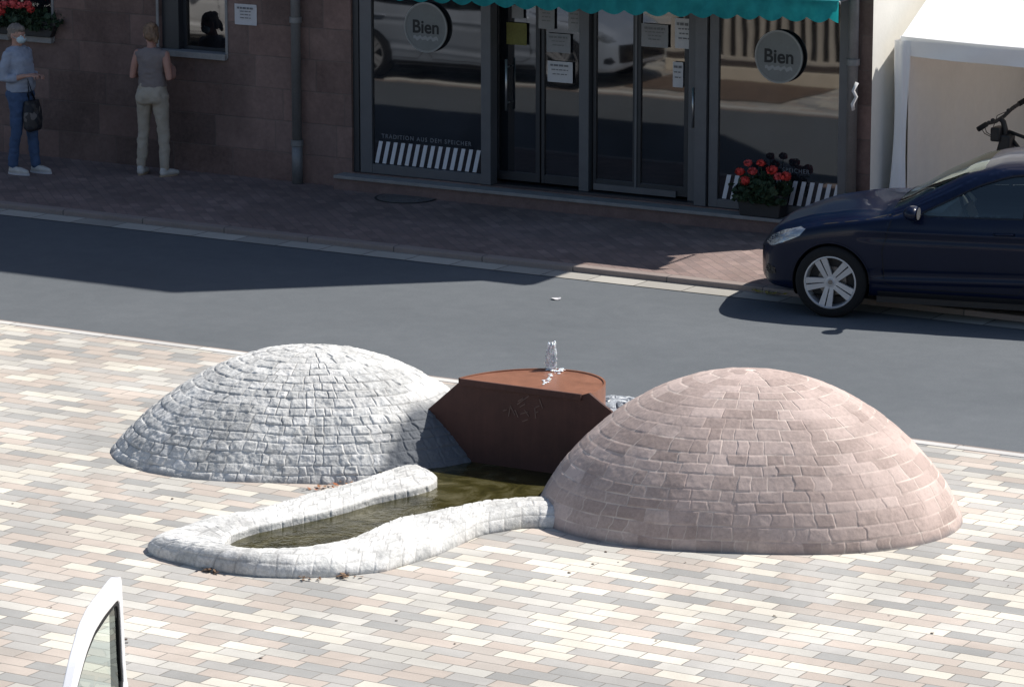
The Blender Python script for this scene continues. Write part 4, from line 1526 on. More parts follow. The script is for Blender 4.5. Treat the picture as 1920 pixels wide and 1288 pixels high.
def make_car(name, label, cat, mat, loc, rz, open_angle=None, group=None):
    Xs, Yg, Zs, typ, indoor, fx = car_panels()
    t = empty(name, loc, rz)
    tag(t, label, cat, group)
    if open_angle is None:
        grid_mesh('body', (typ == 0), 0, mat, t)
    else:
        # left door is a panel of its own
        bl = grid_mesh('body', (typ == 0) & ~indoor, -1, mat, t)
        grid_mesh('body_side', (typ == 0), 1, mat, t)
    grid_mesh('grille', (typ == 6), 0, M['gloss_black'], t)
    for sd_ in (-1, 1): grid_mesh('pillar_trim', (typ == 5), sd_, M['gloss_black'], t)
    grid_mesh('windscreen', (typ == 2), 0, M['carglass'], t, 0.004)
    grid_mesh('rear_window', (typ == 4), 0, M['carglass'], t, 0.004)
    dmask = (typ == 1) & (fx < 2.44)
    rmask = (typ == 1) & (fx >= 2.44)
    for sd_ in (-1, 1):
        if not (open_angle is not None and sd_ == -1):
            grid_mesh('window', dmask, sd_, M['carglass'], t, 0.007)
        grid_mesh('window', rmask, sd_, M['carglass'], t, 0.007)
        # window surround strip
        P = DLO + [DLO[0]]
        seam('window_trim', P, .016, M['gloss_black'], t, sd_, .002) if not (open_angle is not None and sd_ == -1) else None
        # door gaps and sill
        if not (open_angle is not None and sd_ == -1):
            seam('door_gap', [(1.42, .99), (1.24, .93), (1.16, .62), (1.18, .34), (1.3, .295), (2.36, .295), (2.45, .42), (2.48, .95)], .007, M['rubber'], t, sd_)
        seam('door_gap', [(2.48, .95), (2.47, .42), (2.6, .295), (3.0, .295), (3.05, .5), (3.35, .72), (3.46, .99)], .007, M['rubber'], t, sd_)
        seam('wing_gap', [(1.22, .94), (1.05, .90), (.62, .83)], .006, M['rubber'], t, sd_)
        side_decal('sill_trim', [(1.12, .215), (3.02, .215), (3.02, .262), (1.12, .262)], .006, M['black_plastic'], t, sd_)
        side_decal('headlight', [(.045, .60), (.10, .665), (.22, .73), (.40, .785), (.455, .775), (.40, .71), (.26, .645), (.12, .59)], .004, M['lamp'], t, sd_, .02)
        side_decal('fog_lamp', [(.05, .36), (.10, .33), (.17, .34), (.16, .40), (.08, .42)], .004, M['gloss_black'], t, sd_, .014)
        side_decal('rear_light', [(4.02, .80), (4.19, .78), (4.2, .88), (4.08, .93)], .004, M['lamp_red'], t, sd_, .014)
        for hx in (2.24, 3.16):
            if open_angle is not None and sd_ == -1 and hx < 2.5: continue
            y_ = side_y(hx, .83) + .016
            bm = bmesh.new(); tube(bm, [(hx - .09, sd_ * (y_ - .014), .83), (hx - .06, sd_ * y_, .832), (hx + .06, sd_ * y_, .836), (hx + .09, sd_ * (y_ - .014), .836)], [(.010, .012), (.016, .009), (.016, .009), (.010, .012)], 10)
            build('door_handle', bm, mat, t, sm=True)
        if not (open_angle is not None and sd_ == -1):
            make_mirror(t, sd_, mat)
        for xw in WX:
            # arch lining and lip
            bm = bmesh.new()
            n_ = 40
            prof = [(.352, sd_ * .50), (.352, sd_ * .855)]
            lathe(bm, prof, 56, 'Y', (xw, 0, WR)); 
            for v in [v for v in bm.verts if v.co.z < .19]: v.co.z = .19
            lathe(bm, [(.352, sd_ * .50), (.02, sd_ * .50)], 40, 'Y', (xw, 0, WR))
            for v in [v for v in bm.verts if v.co.z < .19]: v.co.z = .19
            build('arch_lining', bm, M['rim_dark'], t)
            ring = [(xw + .356 * math.cos(a_), WR + .356 * math.sin(a_)) for a_ in np.linspace(R(-12), R(192), 50)]
            seam('arch_lip', ring, .014, mat, t, sd_, .007)
            wheel_parts(t, xw, sd_, spin=0.0 if xw < 2 else 0.4)
    # interior
    bm = bmesh.new()
    box(bm, .95, 3.9, -.70, .70, .24, .30)
    box(bm, 1.10, 2.92, -.80, .80, .15, .215)
    box(bm, .95, 1.16, -.78, .78, .30, .90)
    build('floor_pan', bm, M['black_plastic'], t)
    bm = bmesh.new()
    prism(bm, [(1.16, .70), (1.16, .93), (1.30, .955), (1.62, .94), (1.70, .86), (1.66, .70)], 1.36, lambda u, v, w_: (u, -.68 + w_, v))
    build('dashboard', bm, M['seat_cloth'], t, bevel=.012)
    for yy in (-.36, .36):
        bm = bmesh.new()
        obox(bm, (2.30, yy, .50), (.26, 0, 0), (0, .24, 0), (0, 0, .09))
        obox(bm, (2.62, yy, .83), (.06, 0, .01), (0, .235, 0), (.10, 0, .32))
        build('seat', bm, M['seat_cloth'], t, bevel=.04)
        bm = bmesh.new(); obox(bm, (2.76, yy, 1.23), (.045, 0, 0), (0, .13, 0), (.01, 0, .085)); build('headrest', bm, M['seat_cloth'], t, bevel=.03)
    bm = bmesh.new()
    obox(bm, (3.25, 0, .52), (.24, 0, 0), (0, .60, 0), (0, 0, .10)); obox(bm, (3.55, 0, .85), (.06, 0, 0), (0, .60, 0), (.10, 0, .28))
    build('rear_seat', bm, M['seat_cloth'], t, bevel=.04)
    bm = bmesh.new()
    cR = Matrix.Translation((1.83, -.36, .93)) @ Matrix.Rotation(R(65), 4, 'Y')
    rs = []
    for k in range(28):
        a_ = 2 * math.pi * k / 28
        rs.append([bm.verts.new(cR @ Vector(((.18 + .014 * math.cos(b_)) * math.cos(a_), (.18 + .014 * math.cos(b_)) * math.sin(a_), .014 * math.sin(b_)))) for b_ in [2 * math.pi * q / 8 for q in range(8)]])
    for k in range(28):
        for q in range(8): bm.faces.new((rs[k][q], rs[(k + 1) % 28][q], rs[(k + 1) % 28][(q + 1) % 8], rs[k][(q + 1) % 8]))
    obox(bm, cR @ Vector((0, 0, .01)), cR.to_3x3() @ Vector((.07, 0, 0)), cR.to_3x3() @ Vector((0, .17, 0)), cR.to_3x3() @ Vector((0, 0, .012)))
    build('steering_wheel', bm, M['black_plastic'], t, sm=False)
    if open_angle is not None:
        make_open_door(t, mat, open_angle)
    return t


def make_mirror(t, sd_, mat, origin=None):
    y_ = side_y(1.46, .92)
    bm = bmesh.new()
    ellip(bm, (1.45, sd_ * (y_ + .13), .995), (.085, .105, .068), 20, 12)
    for v in bm.verts:
        if v.co.x > 1.49: v.co.x = 1.49 + (v.co.x - 1.49) * .15
    o = build('mirror', bm, mat, t, sm=True)
    bm = bmesh.new(); tube(bm, [(1.46, sd_ * (y_ - .02), .935), (1.455, sd_ * (y_ + .07), .955)], [(.04, .018), (.035, .018)], 10)
    a = build('mirror_foot', bm, M['gloss_black'], o, sm=True)
    bm = bmesh.new(); lathe(bm, [(.0005, 0), (1, 0)], 20, 'Z')
    for v in bm.verts: v.co = Vector((1.5015, sd_ * (y_ + .13) + v.co.x * .088, .995 + v.co.y * .054))
    build('mirror_glass', bm, M['steel'], o)
    return o


def make_open_door(t, mat, ang):
    """driver's door: framed window over a solid panel, outlines drawn in the door's own plane"""
    hx, hy = 1.20, -0.875
    d = empty('door', (hx, hy, 0), -R(ang)); d.parent = t
    outer = smooth_poly([(0.0, .34), (-0.03, .62), (0.0, .90), (0.14, 1.06), (0.34, 1.22), (0.54, 1.335), (0.74, 1.385), (1.235, 1.41), (1.258, 1.38), (1.262, .95), (1.262, .60), (1.20, .34)], 2)
    innr = smooth_poly([(0.09, .80), (0.15, .95), (0.31, 1.09), (0.50, 1.20), (0.68, 1.265), (0.88, 1.29), (1.195, 1.30), (1.205, 1.15), (1.205, .80), (0.9, .78), (0.5, .77)], 2)
    def yy(x, z, off=0.0):
        bulge = 0.02 * math.sin(max(0, min(1, (z - .3) / .65)) * math.pi) + 0.012 * math.exp(-((z - .80) / .03) ** 2)
        return -(bulge * .4 + (.02 * (1.4 - z))) - off
    def around(poly, n):
        c = np.array([0.72, 1.10]); P = np.array(poly + [poly[0]])
        L = np.concatenate([[0], np.cumsum(np.linalg.norm(np.diff(P, axis=0), axis=1))])
        return c, P, L
    c = np.array([0.85, 1.04])
    def hit(poly, a_):
        P = np.array(poly); best = None
        dx, dz = math.cos(a_), math.sin(a_)
        for i in range(len(P)):
            p, q = P[i] - c, P[(i + 1) % len(P)] - c
            den = dx * (q[1] - p[1]) - dz * (q[0] - p[0])
            if abs(den) < 1e-9: continue
            r_ = (p[0] * (q[1] - p[1]) - p[1] * (q[0] - p[0])) / den
            s_ = (p[0] * dz - p[1] * dx) / den
            if r_ > 0 and -1e-6 <= s_ <= 1 + 1e-6: best = r_ if best is None else max(best, r_)
        return c + np.array([dx, dz]) * (best or 0.01)
    N_ = 160
    angs = [2 * math.pi * k / N_ for k in range(N_)]
    Ol = [hit(outer, a_) for a_ in angs]; Il = [hit(innr, a_) for a_ in angs]
    th = 0.052
    V = []; Fc = []
    K = 9
    for k in range(N_):
        for j in range(K):
            s_ = j / (K - 1)
            x, z = Ol[k] + (Il[k] - Ol[k]) * s_
            V.append((x, yy(x, z), z))
        for j in range(K):
            s_ = j / (K - 1)
            x, z = Ol[k] + (Il[k] - Ol[k]) * s_
            V.append((x, yy(x, z) + th, z))
    W_ = 2 * K
    for k in range(N_):
        a0, b0 = k * W_, ((k + 1) % N_) * W_
        for j in range(K - 1):
            Fc.append((a0 + j, b0 + j, b0 + j + 1, a0 + j + 1))
            Fc.append((a0 + K + j, a0 + K + j + 1, b0 + K + j + 1, b0 + K + j))
        Fc.append((a0, a0 + K, b0 + K, b0)); Fc.append((a0 + K - 1, b0 + K - 1, b0 + 2 * K - 1, a0 + 2 * K - 1))
    o = pyd('door_skin', V, Fc, mat, d, sm=False)
    m = o.modifiers.new('b', 'BEVEL'); m.width = .008; m.segments = 3; m.limit_method = 'ANGLE'; m.angle_limit = R(40)
    def ring(name, s0, s1, y0, y1, mt):
        V = []; Fc = []
        for k in range(N_):
            v = Ol[k] - Il[k]; v = v / (np.linalg.norm(v) + 1e-9)
            for s_, y_ in ((s0, y0), (s1, y0), (s1, y1), (s0, y1)):
                x, z = Il[k] + v * s_
                V.append((x, yy(x, z) + y_, z))
        for k in range(N_):
            a0, b0 = k * 4, ((k + 1) % N_) * 4
            for j in range(4): Fc.append((a0 + j, b0 + j, b0 + (j + 1) % 4, a0 + (j + 1) % 4))
        return pyd(name, V, Fc, mt, d, sm=False)
    ring('window_seal', -.030, -.001, .006, .046, M['rubber'])
    V = [(c[0], yy(c[0], c[1]) + .016, c[1])] + [(p[0], yy(p[0], p[1]) + .016, p[1]) for p in Il]
    pyd('window_glass', V, [(0, k + 1, (k + 1) % N_ + 1) for k in range(N_)], M['carglass'], d)
    bm = bmesh.new(); box(bm, 1.150, 1.178, .012, .045, .80, 1.30); build('window_guide', bm, M['rubber'], d)
    bm = bmesh.new(); box(bm, .06, 1.19, th + .001, th + .03, .40, .76); build('door_card', bm, M['black_plastic'], d, bevel=.01)
    bm = bmesh.new(); box(bm, .05, 1.20, th + .001, th + .012, .765, .79); build('door_sill_trim', bm, M['black_plastic'], d)
    bm = bmesh.new()
    tube(bm, [(.98, -.02, .70), (1.0, -.045, .702), (1.12, -.045, .706), (1.14, -.02, .706)], [(.010, .012), (.016, .009), (.016, .009), (.010, .012)], 10)
    build('door_handle', bm, mat, d, sm=True)
    bm = bmesh.new(); ellip(bm, (.26, -.14, .90), (.085, .105, .068), 20, 12)
    o = build('mirror', bm, mat, d, sm=True)
    bm = bmesh.new(); tube(bm, [(.25, -.005, .845), (.25, -.10, .86)], [(.04, .018), (.035, .018)], 10); build('mirror_foot', bm, M['gloss_black'], o, sm=True)
    return d


# blue car: front left tyre stands at photo pixel (1555, 595)
ca = R(12.8)
gw = G(1555, 596, -0.02)
fx_, fy_ = WX[0], -0.90
loc = (gw.x - (fx_ * math.cos(ca) - fy_ * math.sin(ca)), gw.y - (fx_ * math.sin(ca) + fy_ * math.cos(ca)), -0.02)
make_car('parked_car', 'dark blue hatchback with silver five spoke wheels parked before the white tent', 'car', M['navy'], loc, ca)
# white car with its driver's door open, at the near end of the plaza
OPEN, OFF = 66, 14.5
tipp = G(214, 1080, 1.40)
da = R(90) + 0.641 - R(OFF)
hinge = tipp - Vector((math.cos(da), math.sin(da), 0)) * 1.25 - Vector((-math.sin(da), math.cos(da), 0)) * 0.04
hinge.z = 0
ra = da + R(OPEN)
lx, ly = 1.20, -0.875
make_car('white_car', 'white car with its front door swung open at the near edge of the plaza', 'car', M['whitepaint'],
         (hinge.x - (lx * math.cos(ra) - ly * math.sin(ra)), hinge.y - (lx * math.sin(ra) + ly * math.cos(ra)), 0), ra, open_angle=OPEN)
make_car('parked_car', 'pale blue car parked beside the road and seen as a reflection in the shop windows', 'car', M['silverpaint'], (-22.5, 24.6, 0), R(180), None)
make_car('parked_car', 'second white car parked further left beyond the picture and mirrored in the street window', 'car', M['whitepaint'], (-27.6, 23.9, 0), R(178), None)

# ================================================================== TENT
TC = F(1690, 70, 32.97)
tx, ty, te = TC.x, TC.y, TC.z
t = empty('party_tent', (tx + 1.5, ty + 1.5, ZP))
tag(t, 'white party tent with a pitched fabric roof behind the blue car', 'tent')
tsz = 3.0
V = []; Fc = []
ng = 14
RH = 0.80
cn = [Vector((tx, ty, te)), Vector((tx + tsz, ty, te)), Vector((tx + tsz, ty + tsz, te)), Vector((tx, ty + tsz, te))]
rg = [Vector((tx, ty + tsz / 2, te + RH)), Vector((tx + tsz, ty + tsz / 2, te + RH))]
for a, b, p, q in ((cn[0], cn[1], rg[0], rg[1]), (cn[2], cn[3], rg[1], rg[0])):
    base = len(V)
    for j in range(ng + 1):
        v = j / ng
        for i in range(ng + 1):
            u = i / ng
            pt = a.lerp(b, u).lerp(p.lerp(q, u), v)
            sag = 0.03 * math.sin(math.pi * v) + 0.025 * math.sin(math.pi * u) * (1 - v)
            V.append((pt.x, pt.y, pt.z - sag))
    for j in range(ng):
        for i in range(ng):
            q_ = base + j * (ng + 1) + i
            Fc.append((q_, q_ + 1, q_ + ng + 2, q_ + ng + 1))
for a, b, p in ((cn[0], cn[3], rg[0]), (cn[1], cn[2], rg[1])):
    base = len(V)
    V += [tuple(a), tuple(b), tuple(p)]
    Fc.append((base, base + 1, base + 2))
o = pyd('roof', V, Fc, M['tent']); rel(o, t)
V = []; Fc = []
vd = te - F(1690, 106, 32.97).z
nv_ = 40
for s_ in range(4):
    a, b = cn[s_], cn[(s_ + 1) % 4]
    outn = Vector((b.y - a.y, -(b.x - a.x), 0)).normalized()
    base = len(V)
    for i in range(nv_ + 1):
        u = i / nv_
        p = a.lerp(b, u)
        sag = 0.03 * math.sin(math.pi * u)
        for j in range(5):
            w_ = j / 4
            V.append(tuple(p + outn * (0.012 + 0.012 * math.sin(u * 21 + j) * w_) + Vector((0, 0, -sag - vd * w_ + 0.01))))
    for i in range(nv_):
        for j in range(4):
            q = base + i * 5 + j
            Fc.append((q, q + 5, q + 6, q + 1))
o = pyd('valance', V, Fc, M['tent']); rel(o, t)
for i, c_ in enumerate(cn):
    bm = bmesh.new()
    dx = 0.03 if i in (0, 3) else -0.03; dy = 0.03 if i < 2 else -0.03
    box(bm, c_.x + dx - 0.02, c_.x + dx + 0.02, c_.y + dy - 0.02, c_.y + dy + 0.02, ZP, te)
    rel(build('leg', bm, M['tent_wall'], bevel=.004), t)
def cloth_wall(name, p, q, z0, z1, mat, seedv, amp=0.012):
    V = []; Fc = []
    nu, nz = 60, 24
    d = (Vector(q) - Vector(p)); L_ = d.length; nrm = Vector((d.y, -d.x, 0)).normalized()
    for i in range(nu + 1):
        for j in range(nz + 1):
            u, w_ = i / nu, j / nz
            f = amp * (math.sin(u * L_ * 9 + seedv) + 0.5 * math.sin(u * L_ * 23 + w_ * 3 + seedv)) * (0.4 + 0.6 * (1 - w_))
            V.append(tuple(Vector(p) + d * u + nrm * f + Vector((0, 0, z0 + (z1 - z0) * w_))))
    for i in range(nu):
        for j in range(nz):
            a = i * (nz + 1) + j
            Fc.append((a, a + nz + 1, a + nz + 2, a + 1))
    return pyd(name, V, Fc, mat)


rel(cloth_wall('side_wall', (tx + 0.075, ty + 0.02, 0), (tx + 0.075, ty + tsz - .02, 0), ZP + 0.02, te - 0.03, M['tent_wall'], 1.0, 0.008), t)
rel(cloth_wall('rear_wall', (tx + 0.08, ty + tsz - 0.05, 0), (tx + tsz, ty + tsz - 0.05, 0), ZP + 0.02, te - 0.03, M['tent_wall'], 2.0), t)
# gathered curtain tied round the front left leg
V = []; Fc = []
for j in range(25):
    w_ = j / 24
    z = ZP + 0.02 + (te - 0.05 - ZP) * w_
    r0 = 0.075 - 0.030 * math.sin(math.pi * min(1, w_ * 1.15)) + 0.05 * (1 - w_) ** 2
    for k in range(28):
        a_ = 2 * math.pi * k / 28
        r_ = r0 * (1 + 0.16 * math.sin(a_ * 5 + w_ * 2))
        V.append((tx + 0.02 - 0.05 * (1 - w_) ** 2 + r_ * math.cos(a_), ty - 0.01 + r_ * 0.55 * math.sin(a_), z))
for j in range(24):
    for k in range(28):
        Fc.append((j * 28 + k, j * 28 + (k + 1) % 28, (j + 1) * 28 + (k + 1) % 28, (j + 1) * 28 + k))
o = pyd('curtain', V, Fc, M['tent']); rel(o, t)
# narrow cloth closing the gap between tent and house
rel(cloth_wall('gap_cloth', (BX1 + 0.012, ty + 0.25, 0), (tx - 0.03, ty + 0.02, 0), ZP + 0.02, te - 0.35, M['tent'], 4.0, 0.006), t)

# ================================================================== BICYCLE
A_ = F(1834, 243, 33.2); B_ = F(1926, 186, 33.7)
hb = (A_ + B_) / 2
bk = empty('bicycle', (hb.x + 0.1, hb.y, ZP))
bdir = Vector((-1, -0.25, 0)).normalized()          # heading
tag(bk, 'black bicycle leaning inside the tent, only its handlebar shows above the blue car', 'bicycle')
bl0 = bk.location.copy()
def L(p): return Vector(p) - bl0
bar = (B_ - A_).normalized()
bm = bmesh.new()
m0 = A_.lerp(B_, 0.38)
tube(bm, [L(A_), L(A_.lerp(B_, .2) + Vector((0, 0, .0))), L(A_.lerp(B_, .36) + Vector((0, 0, -.03))), L(A_.lerp(B_, .52) + Vector((0, 0, -.03))), L(A_.lerp(B_, .70)), L(B_)], 0.019, 10)
build('handlebar', bm, M['black_plastic'], bk, sm=True)
for p, q in ((A_, A_.lerp(B_, .17)), (B_.lerp(A_, .17), B_)):
    bm = bmesh.new(); tube(bm, [L(p), L(q)], 0.026, 12); build('grip', bm, M['rubber'], bk, sm=True)
for s_ in (.22, .30, .62, .74):
    bm = bmesh.new(); c_ = L(A_.lerp(B_, s_)); ellip(bm, c_, (.022, .024, .02)); tube(bm, [c_, c_ + Vector((-.03, -.05 if s_ < .5 else .05, -.03)), c_ + Vector((-.05, -.10 if s_ < .5 else .10, -.045))], 0.006, 8)
    build('brake_lever', bm, M['black_plastic'], bk, sm=True)
stem = A_.lerp(B_, .45) + Vector((0, 0, -.03))
head_top = stem + Vector((.05, .02, -.12)); 
ax = Vector((head_top.x - .17, head_top.y - .05, ZP + .345))
bm = bmesh.new(); tube(bm, [L(stem), L(stem + Vector((.03, .01, -.03))), L(head_top), L(head_top + (ax - head_top) * .28)], [.026, .028, .032, .034], 12)
build('stem', bm, M['black_plastic'], bk, sm=True)
# cables looping ahead of the bar
bm = bmesh.new()
for k, o_ in enumerate((.25, .33, .6)):
    p = A_.lerp(B_, o_)
    tube(bm, [L(p), L(p + Vector((-.10, -.02, -.05))), L(p.lerp(head_top, .5) + Vector((-.14, 0, -.08))), L(head_top + Vector((-.03, 0, -.12)))], 0.004, 6)
build('cable', bm, M['rubber'], bk, sm=True)
bm = bmesh.new(); obox(bm, L(head_top + Vector((-.07, -.01, -.03))), (.05, 0, 0), (0, .09, 0), (0, 0, .07)); obox(bm, L(head_top + Vector((.02, .0, -.12))), (.06, 0, 0), (0, .07, 0), (0, 0, .09))
build('front_bag', bm, M['black_plastic'], bk, bevel=.02)
rdir = -bdir
bb = Vector((head_top.x + .62, head_top.y + .16, ZP + .29)); rax = Vector((bb.x + .42, bb.y + .10, ZP + .345)); seat_t = Vector((bb.x + .17, bb.y + .04, ZP + .80))
bm = bmesh.new()
fork = head_top + (ax - head_top) * .28
for p, q, r_ in ((head_top, bb, .02), (head_top + Vector((.03, 0, .0)), seat_t, .017), (bb, seat_t, .017), (bb, rax, .011), (seat_t, rax, .009)):
    tube(bm, [L(p), L(q)], r_, 10)
for s_ in (-.05, .05): tube(bm, [L(fork + Vector((0, s_, 0))), L(ax + Vector((0, s_, 0)))], .011, 8)
build('frame', bm, M['black_plastic'], bk, sm=True)
for c_ in (ax, rax):
    bm = bmesh.new()
    lathe(bm, [(.325, -.02), (.345, -.012), (.347, .012), (.325, .02), (.318, 0)], 48, 'Y', L(c_), close=True)
    for k in range(28):
        a_ = 2 * math.pi * k / 28
        tube(bm, [L(c_) + Vector((0, .02 * (-1) ** k, 0)), L(c_) + Vector((.32 * math.cos(a_), 0, .32 * math.sin(a_)))], .0018, 4)
    build('wheel', bm, M['rubber'], bk)
bm = bmesh.new(); ellip(bm, L(seat_t + Vector((.03, 0, .13))), (.13, .07, .03)); tube(bm, [L(seat_t), L(seat_t + Vector((.01, 0, .12)))], .012, 8)
build('saddle', bm, M['rubber'], bk, sm=True)

# ================================================================== FLOWERS
M['leaf'] = simple('geranium_leaf', (0.022, 0.045, 0.018), 0.7, var=0.4, scale=30)
M['petal'] = simple('red_petal', (0.62, 0.055, 0.045), 0.7, var=0.25, scale=40)
M['petal2'] = simple('pink_red_petal', (0.66, 0.10, 0.10), 0.7, var=0.2, scale=40)
M['pot'] = simple('black_planter', (0.018, 0.018, 0.02), 0.6, var=0.3)


def flower_box(c, w, d, h, fol_h, heads, label, seedv, hs=1.0):
    t = empty('flower_box', c)
    tag(t, label, 'flower box', 'boxes of red geraniums')
    rr = random.Random(seedv)
    bm = bmesh.new()
    prism(bm, [(-w / 2 * .86, 0), (w / 2 * .86, 0), (w / 2, h), (-w / 2, h)], d, lambda u, v, q: (u, -d / 2 + q, v))
    build('planter', bm, M['pot'], t, bevel=.012)
    bm = bmesh.new(); frame = .012
    box(bm, -w / 2 - .01, w / 2 + .01, -d / 2 - .01, -d / 2 + .002, h - .03, h + .005); build('rim', bm, M['pot'], t)
    bm = bmesh.new()
    for k in range(900):
        p = Vector((rr.gauss(0, w * .27), rr.gauss(0, d * .38), h + abs(rr.gauss(0, fol_h * .45)) * (1 - .3 * abs(rr.random()))))
        p.x = max(-w * .55, min(w * .55, p.x))
        if rr.random() < .2: p.z = h - rr.uniform(0, .08); p.y = -d / 2 - rr.uniform(0, .05)
        s_ = rr.uniform(.018, .04)
        n = Vector((rr.uniform(-1, 1), rr.uniform(-1, .6), rr.uniform(-.2, 1))).normalized()
        u = n.orthogonal().normalized(); v = n.cross(u)
        bm.faces.new([bm.verts.new(p + (u * math.cos(a_) + v * math.sin(a_)) * s_ * (1 + .15 * math.cos(3 * a_)) + n * .006 * math.cos(2 * a_)) for a_ in [j * 1.047 for j in range(6)]])
    fo = build('foliage', bm, M['leaf'], t)
    fo['kind'] = 'stuff'
    for (x, z, r_) in heads:
        bm = bmesh.new()
        for k in range(70):
            n = Vector((rr.gauss(0, 1), rr.gauss(0, 1), rr.gauss(0, 1))).normalized()
            p = Vector((x, -d * .42, z)) + Vector((n.x * r_, n.y * r_ * .7, n.z * r_ * .75)) * rr.uniform(.75, 1.05)
            u = n.orthogonal().normalized(); v = n.cross(u); s_ = r_ * rr.uniform(.22, .36)
            bm.faces.new([bm.verts.new(p + (u * math.cos(a_) + v * math.sin(a_)) * s_ + n * s_ * .3 * math.cos(2 * a_)) for a_ in [j * 1.2566 for j in range(5)]])
        hd = build('flower', bm, M['petal'] if rr.random() < .6 else M['petal2'], t)
        bm = bmesh.new(); tube(bm, [(x * .8, 0, h), (x, -d * .42, z - r_ * .5)], .004, 6); build('stem', bm, M['leaf'], hd)
    return t


fy = YW - 0.115
c0 = F(1430, 399, fy)
def fh(px, py, r_): 
    p = F(px, py, fy - .08); return (p.x - c0.x, p.z - 0.193, r_)
flower_box((c0.x, fy, 0.193), .50, .17, F(1430, 362, fy).z - 0.193, .16,
           [fh(1402, 306, .045), fh(1387, 322, .05), fh(1410, 321, .05), fh(1396, 339, .055), fh(1426, 306, .045), fh(1447, 319, .06), fh(1458, 331, .05), fh(1472, 331, .06), fh(1448, 354, .032)],
           'black planter of red geraniums standing before the right display window', 5)
wc = F(40, 60, YW + 0.02)
def fw(px, py, r_):
    p = F(px, py, YW - .02); return (p.x - wc.x, p.z - (W1[2] + .012), r_)
flower_box((wc.x, YW + 0.02, W1[2] + .012), 1.1, .2, .17, .14,
           [fw(5, 22, .07), fw(12, 8, .06), fw(28, 6, .07), fw(40, 10, .06), fw(55, 8, .06), fw(62, 18, .05), fw(8, 24, .05), fw(36, -8, .07), fw(50, -12, .06), fw(-20, 5, .07), fw(-45, 12, .06)],
           'dark window box of bright red geraniums on the stone sill at the far left', 8)

# ================================================================== GARDEN WALL (left of the picture, mirrored in the shop windows)
sheet('soil_bed', -22.6, -20.2, 23.35, 24.95, 0.012, simple('bare_soil', (0.16, 0.11, 0.08), 0.95, var=0.3, scale=5, bump=0.8, bscale=30, bdist=.02))
t = empty('garden_wall', (-21.1, 23.2, 0))
tag(t, 'low beige wall with a pale timber railing mirrored in the right display window', 'wall')
bm = bmesh.new(); box(bm, -1.8, 1.8, -.10, .12, 0, .17); build('base', bm, simple('beige_wall', (0.74, 0.66, 0.54), 0.9, var=.1), t, bevel=.01)
bm = bmesh.new(); box(bm, -1.8, 1.8, -.03, .08, .171, .26); build('coping', bm, simple('dark_coping', (0.07, 0.055, 0.05), 0.8), t, bevel=.008)
M['pale_timber'] = simple('pale_timber', (0.60, 0.55, 0.48), 0.8)
bm = bmesh.new(); box(bm, -1.8, 1.8, -.05, .05, .261, .30); build('bottom_rail', bm, M['pale_timber'], t)
for k in range(22):
    bm = bmesh.new(); x = -1.72 + k * .164; box(bm, x - .03, x + .03, -.03, .03, .301, 1.15); build('baluster', bm, M['pale_timber'], t)
bm = bmesh.new(); box(bm, -1.8, 1.8, -.05, .05, 1.151, 1.22); build('handrail', bm, M['pale_timber'], t)
bm = bmesh.new(); box(bm, -1.8, 1.8, -.28, -.24, .02, 1.10); build('back_board', bm, simple('dark_boards', (0.05, 0.04, 0.035), 0.9), t)

# ================================================================== PEOPLE
def skin_mat(name, col): return simple(name, col, 0.55, var=0.08, scale=12, Subsurface_Weight=0.08)
M['skin'] = skin_mat('skin', (0.46, 0.26, 0.20))
M['skin2'] = skin_mat('skin_tanned', (0.42, 0.22, 0.17))


def limb(bm, pts, n=16):
    """pts: (position, radius); rounded tapering limb"""
    P = [Vector(p) for p, _ in pts]; r = [q for _, q in pts]
    tube(bm, P, r, n)
    for p, q in ((P[0], r[0]), (P[-1], r[-1])):
        q_ = q if not isinstance(q, (tuple, list)) else min(q)
        ellip(bm, p, (q_, q_, q_), 12, 8)


def hloft(bm, st, n=28):
    """st: (cx, cy, z, rx, ry) stacked rounded sections"""
    rings = []
    for cx, cy, z, rx, ry in st:
        rings.append([bm.verts.new((cx + rx * (abs(math.cos(a_)) ** .85) * (1 if math.cos(a_) > 0 else -1), cy + ry * (abs(math.sin(a_)) ** .9) * (1 if math.sin(a_) > 0 else -1), z)) for a_ in [2 * math.pi * k / n for k in range(n)]])
    for a, b in zip(rings, rings[1:]):
        for k in range(n): bm.faces.new((a[k], a[(k + 1) % n], b[(k + 1) % n], b[k]))
    bm.faces.new(rings[0][::-1]); bm.faces.new(rings[-1])


def hand(bm, w, fwd, up, side):
    """palm and five fingers from wrist w; fwd = finger direction, up = back of the hand, side = thumb side"""
    fwd, up, side = Vector(fwd).normalized(), Vector(up).normalized(), Vector(side).normalized()
    obox(bm, w + fwd * .045, fwd * .046, side * .038, up * .014)
    for k, (o_, l_) in enumerate(((.029, .070), (.010, .078), (-.009, .073), (-.028, .058))):
        b = w + fwd * .085 + side * o_
        limb(bm, [(b, .0088), (b + fwd * l_ * .45 - up * .008, .0082), (b + fwd * l_ * .75 - up * .026, .0075), (b + fwd * l_ * .88 - up * .045, .0068)], 8)
    b = w + fwd * .03 + side * .034
    limb(bm, [(b, .0105), (b + fwd * .025 + side * .022, .0095), (b + fwd * .055 + side * .026 - up * .012, .008)], 8)


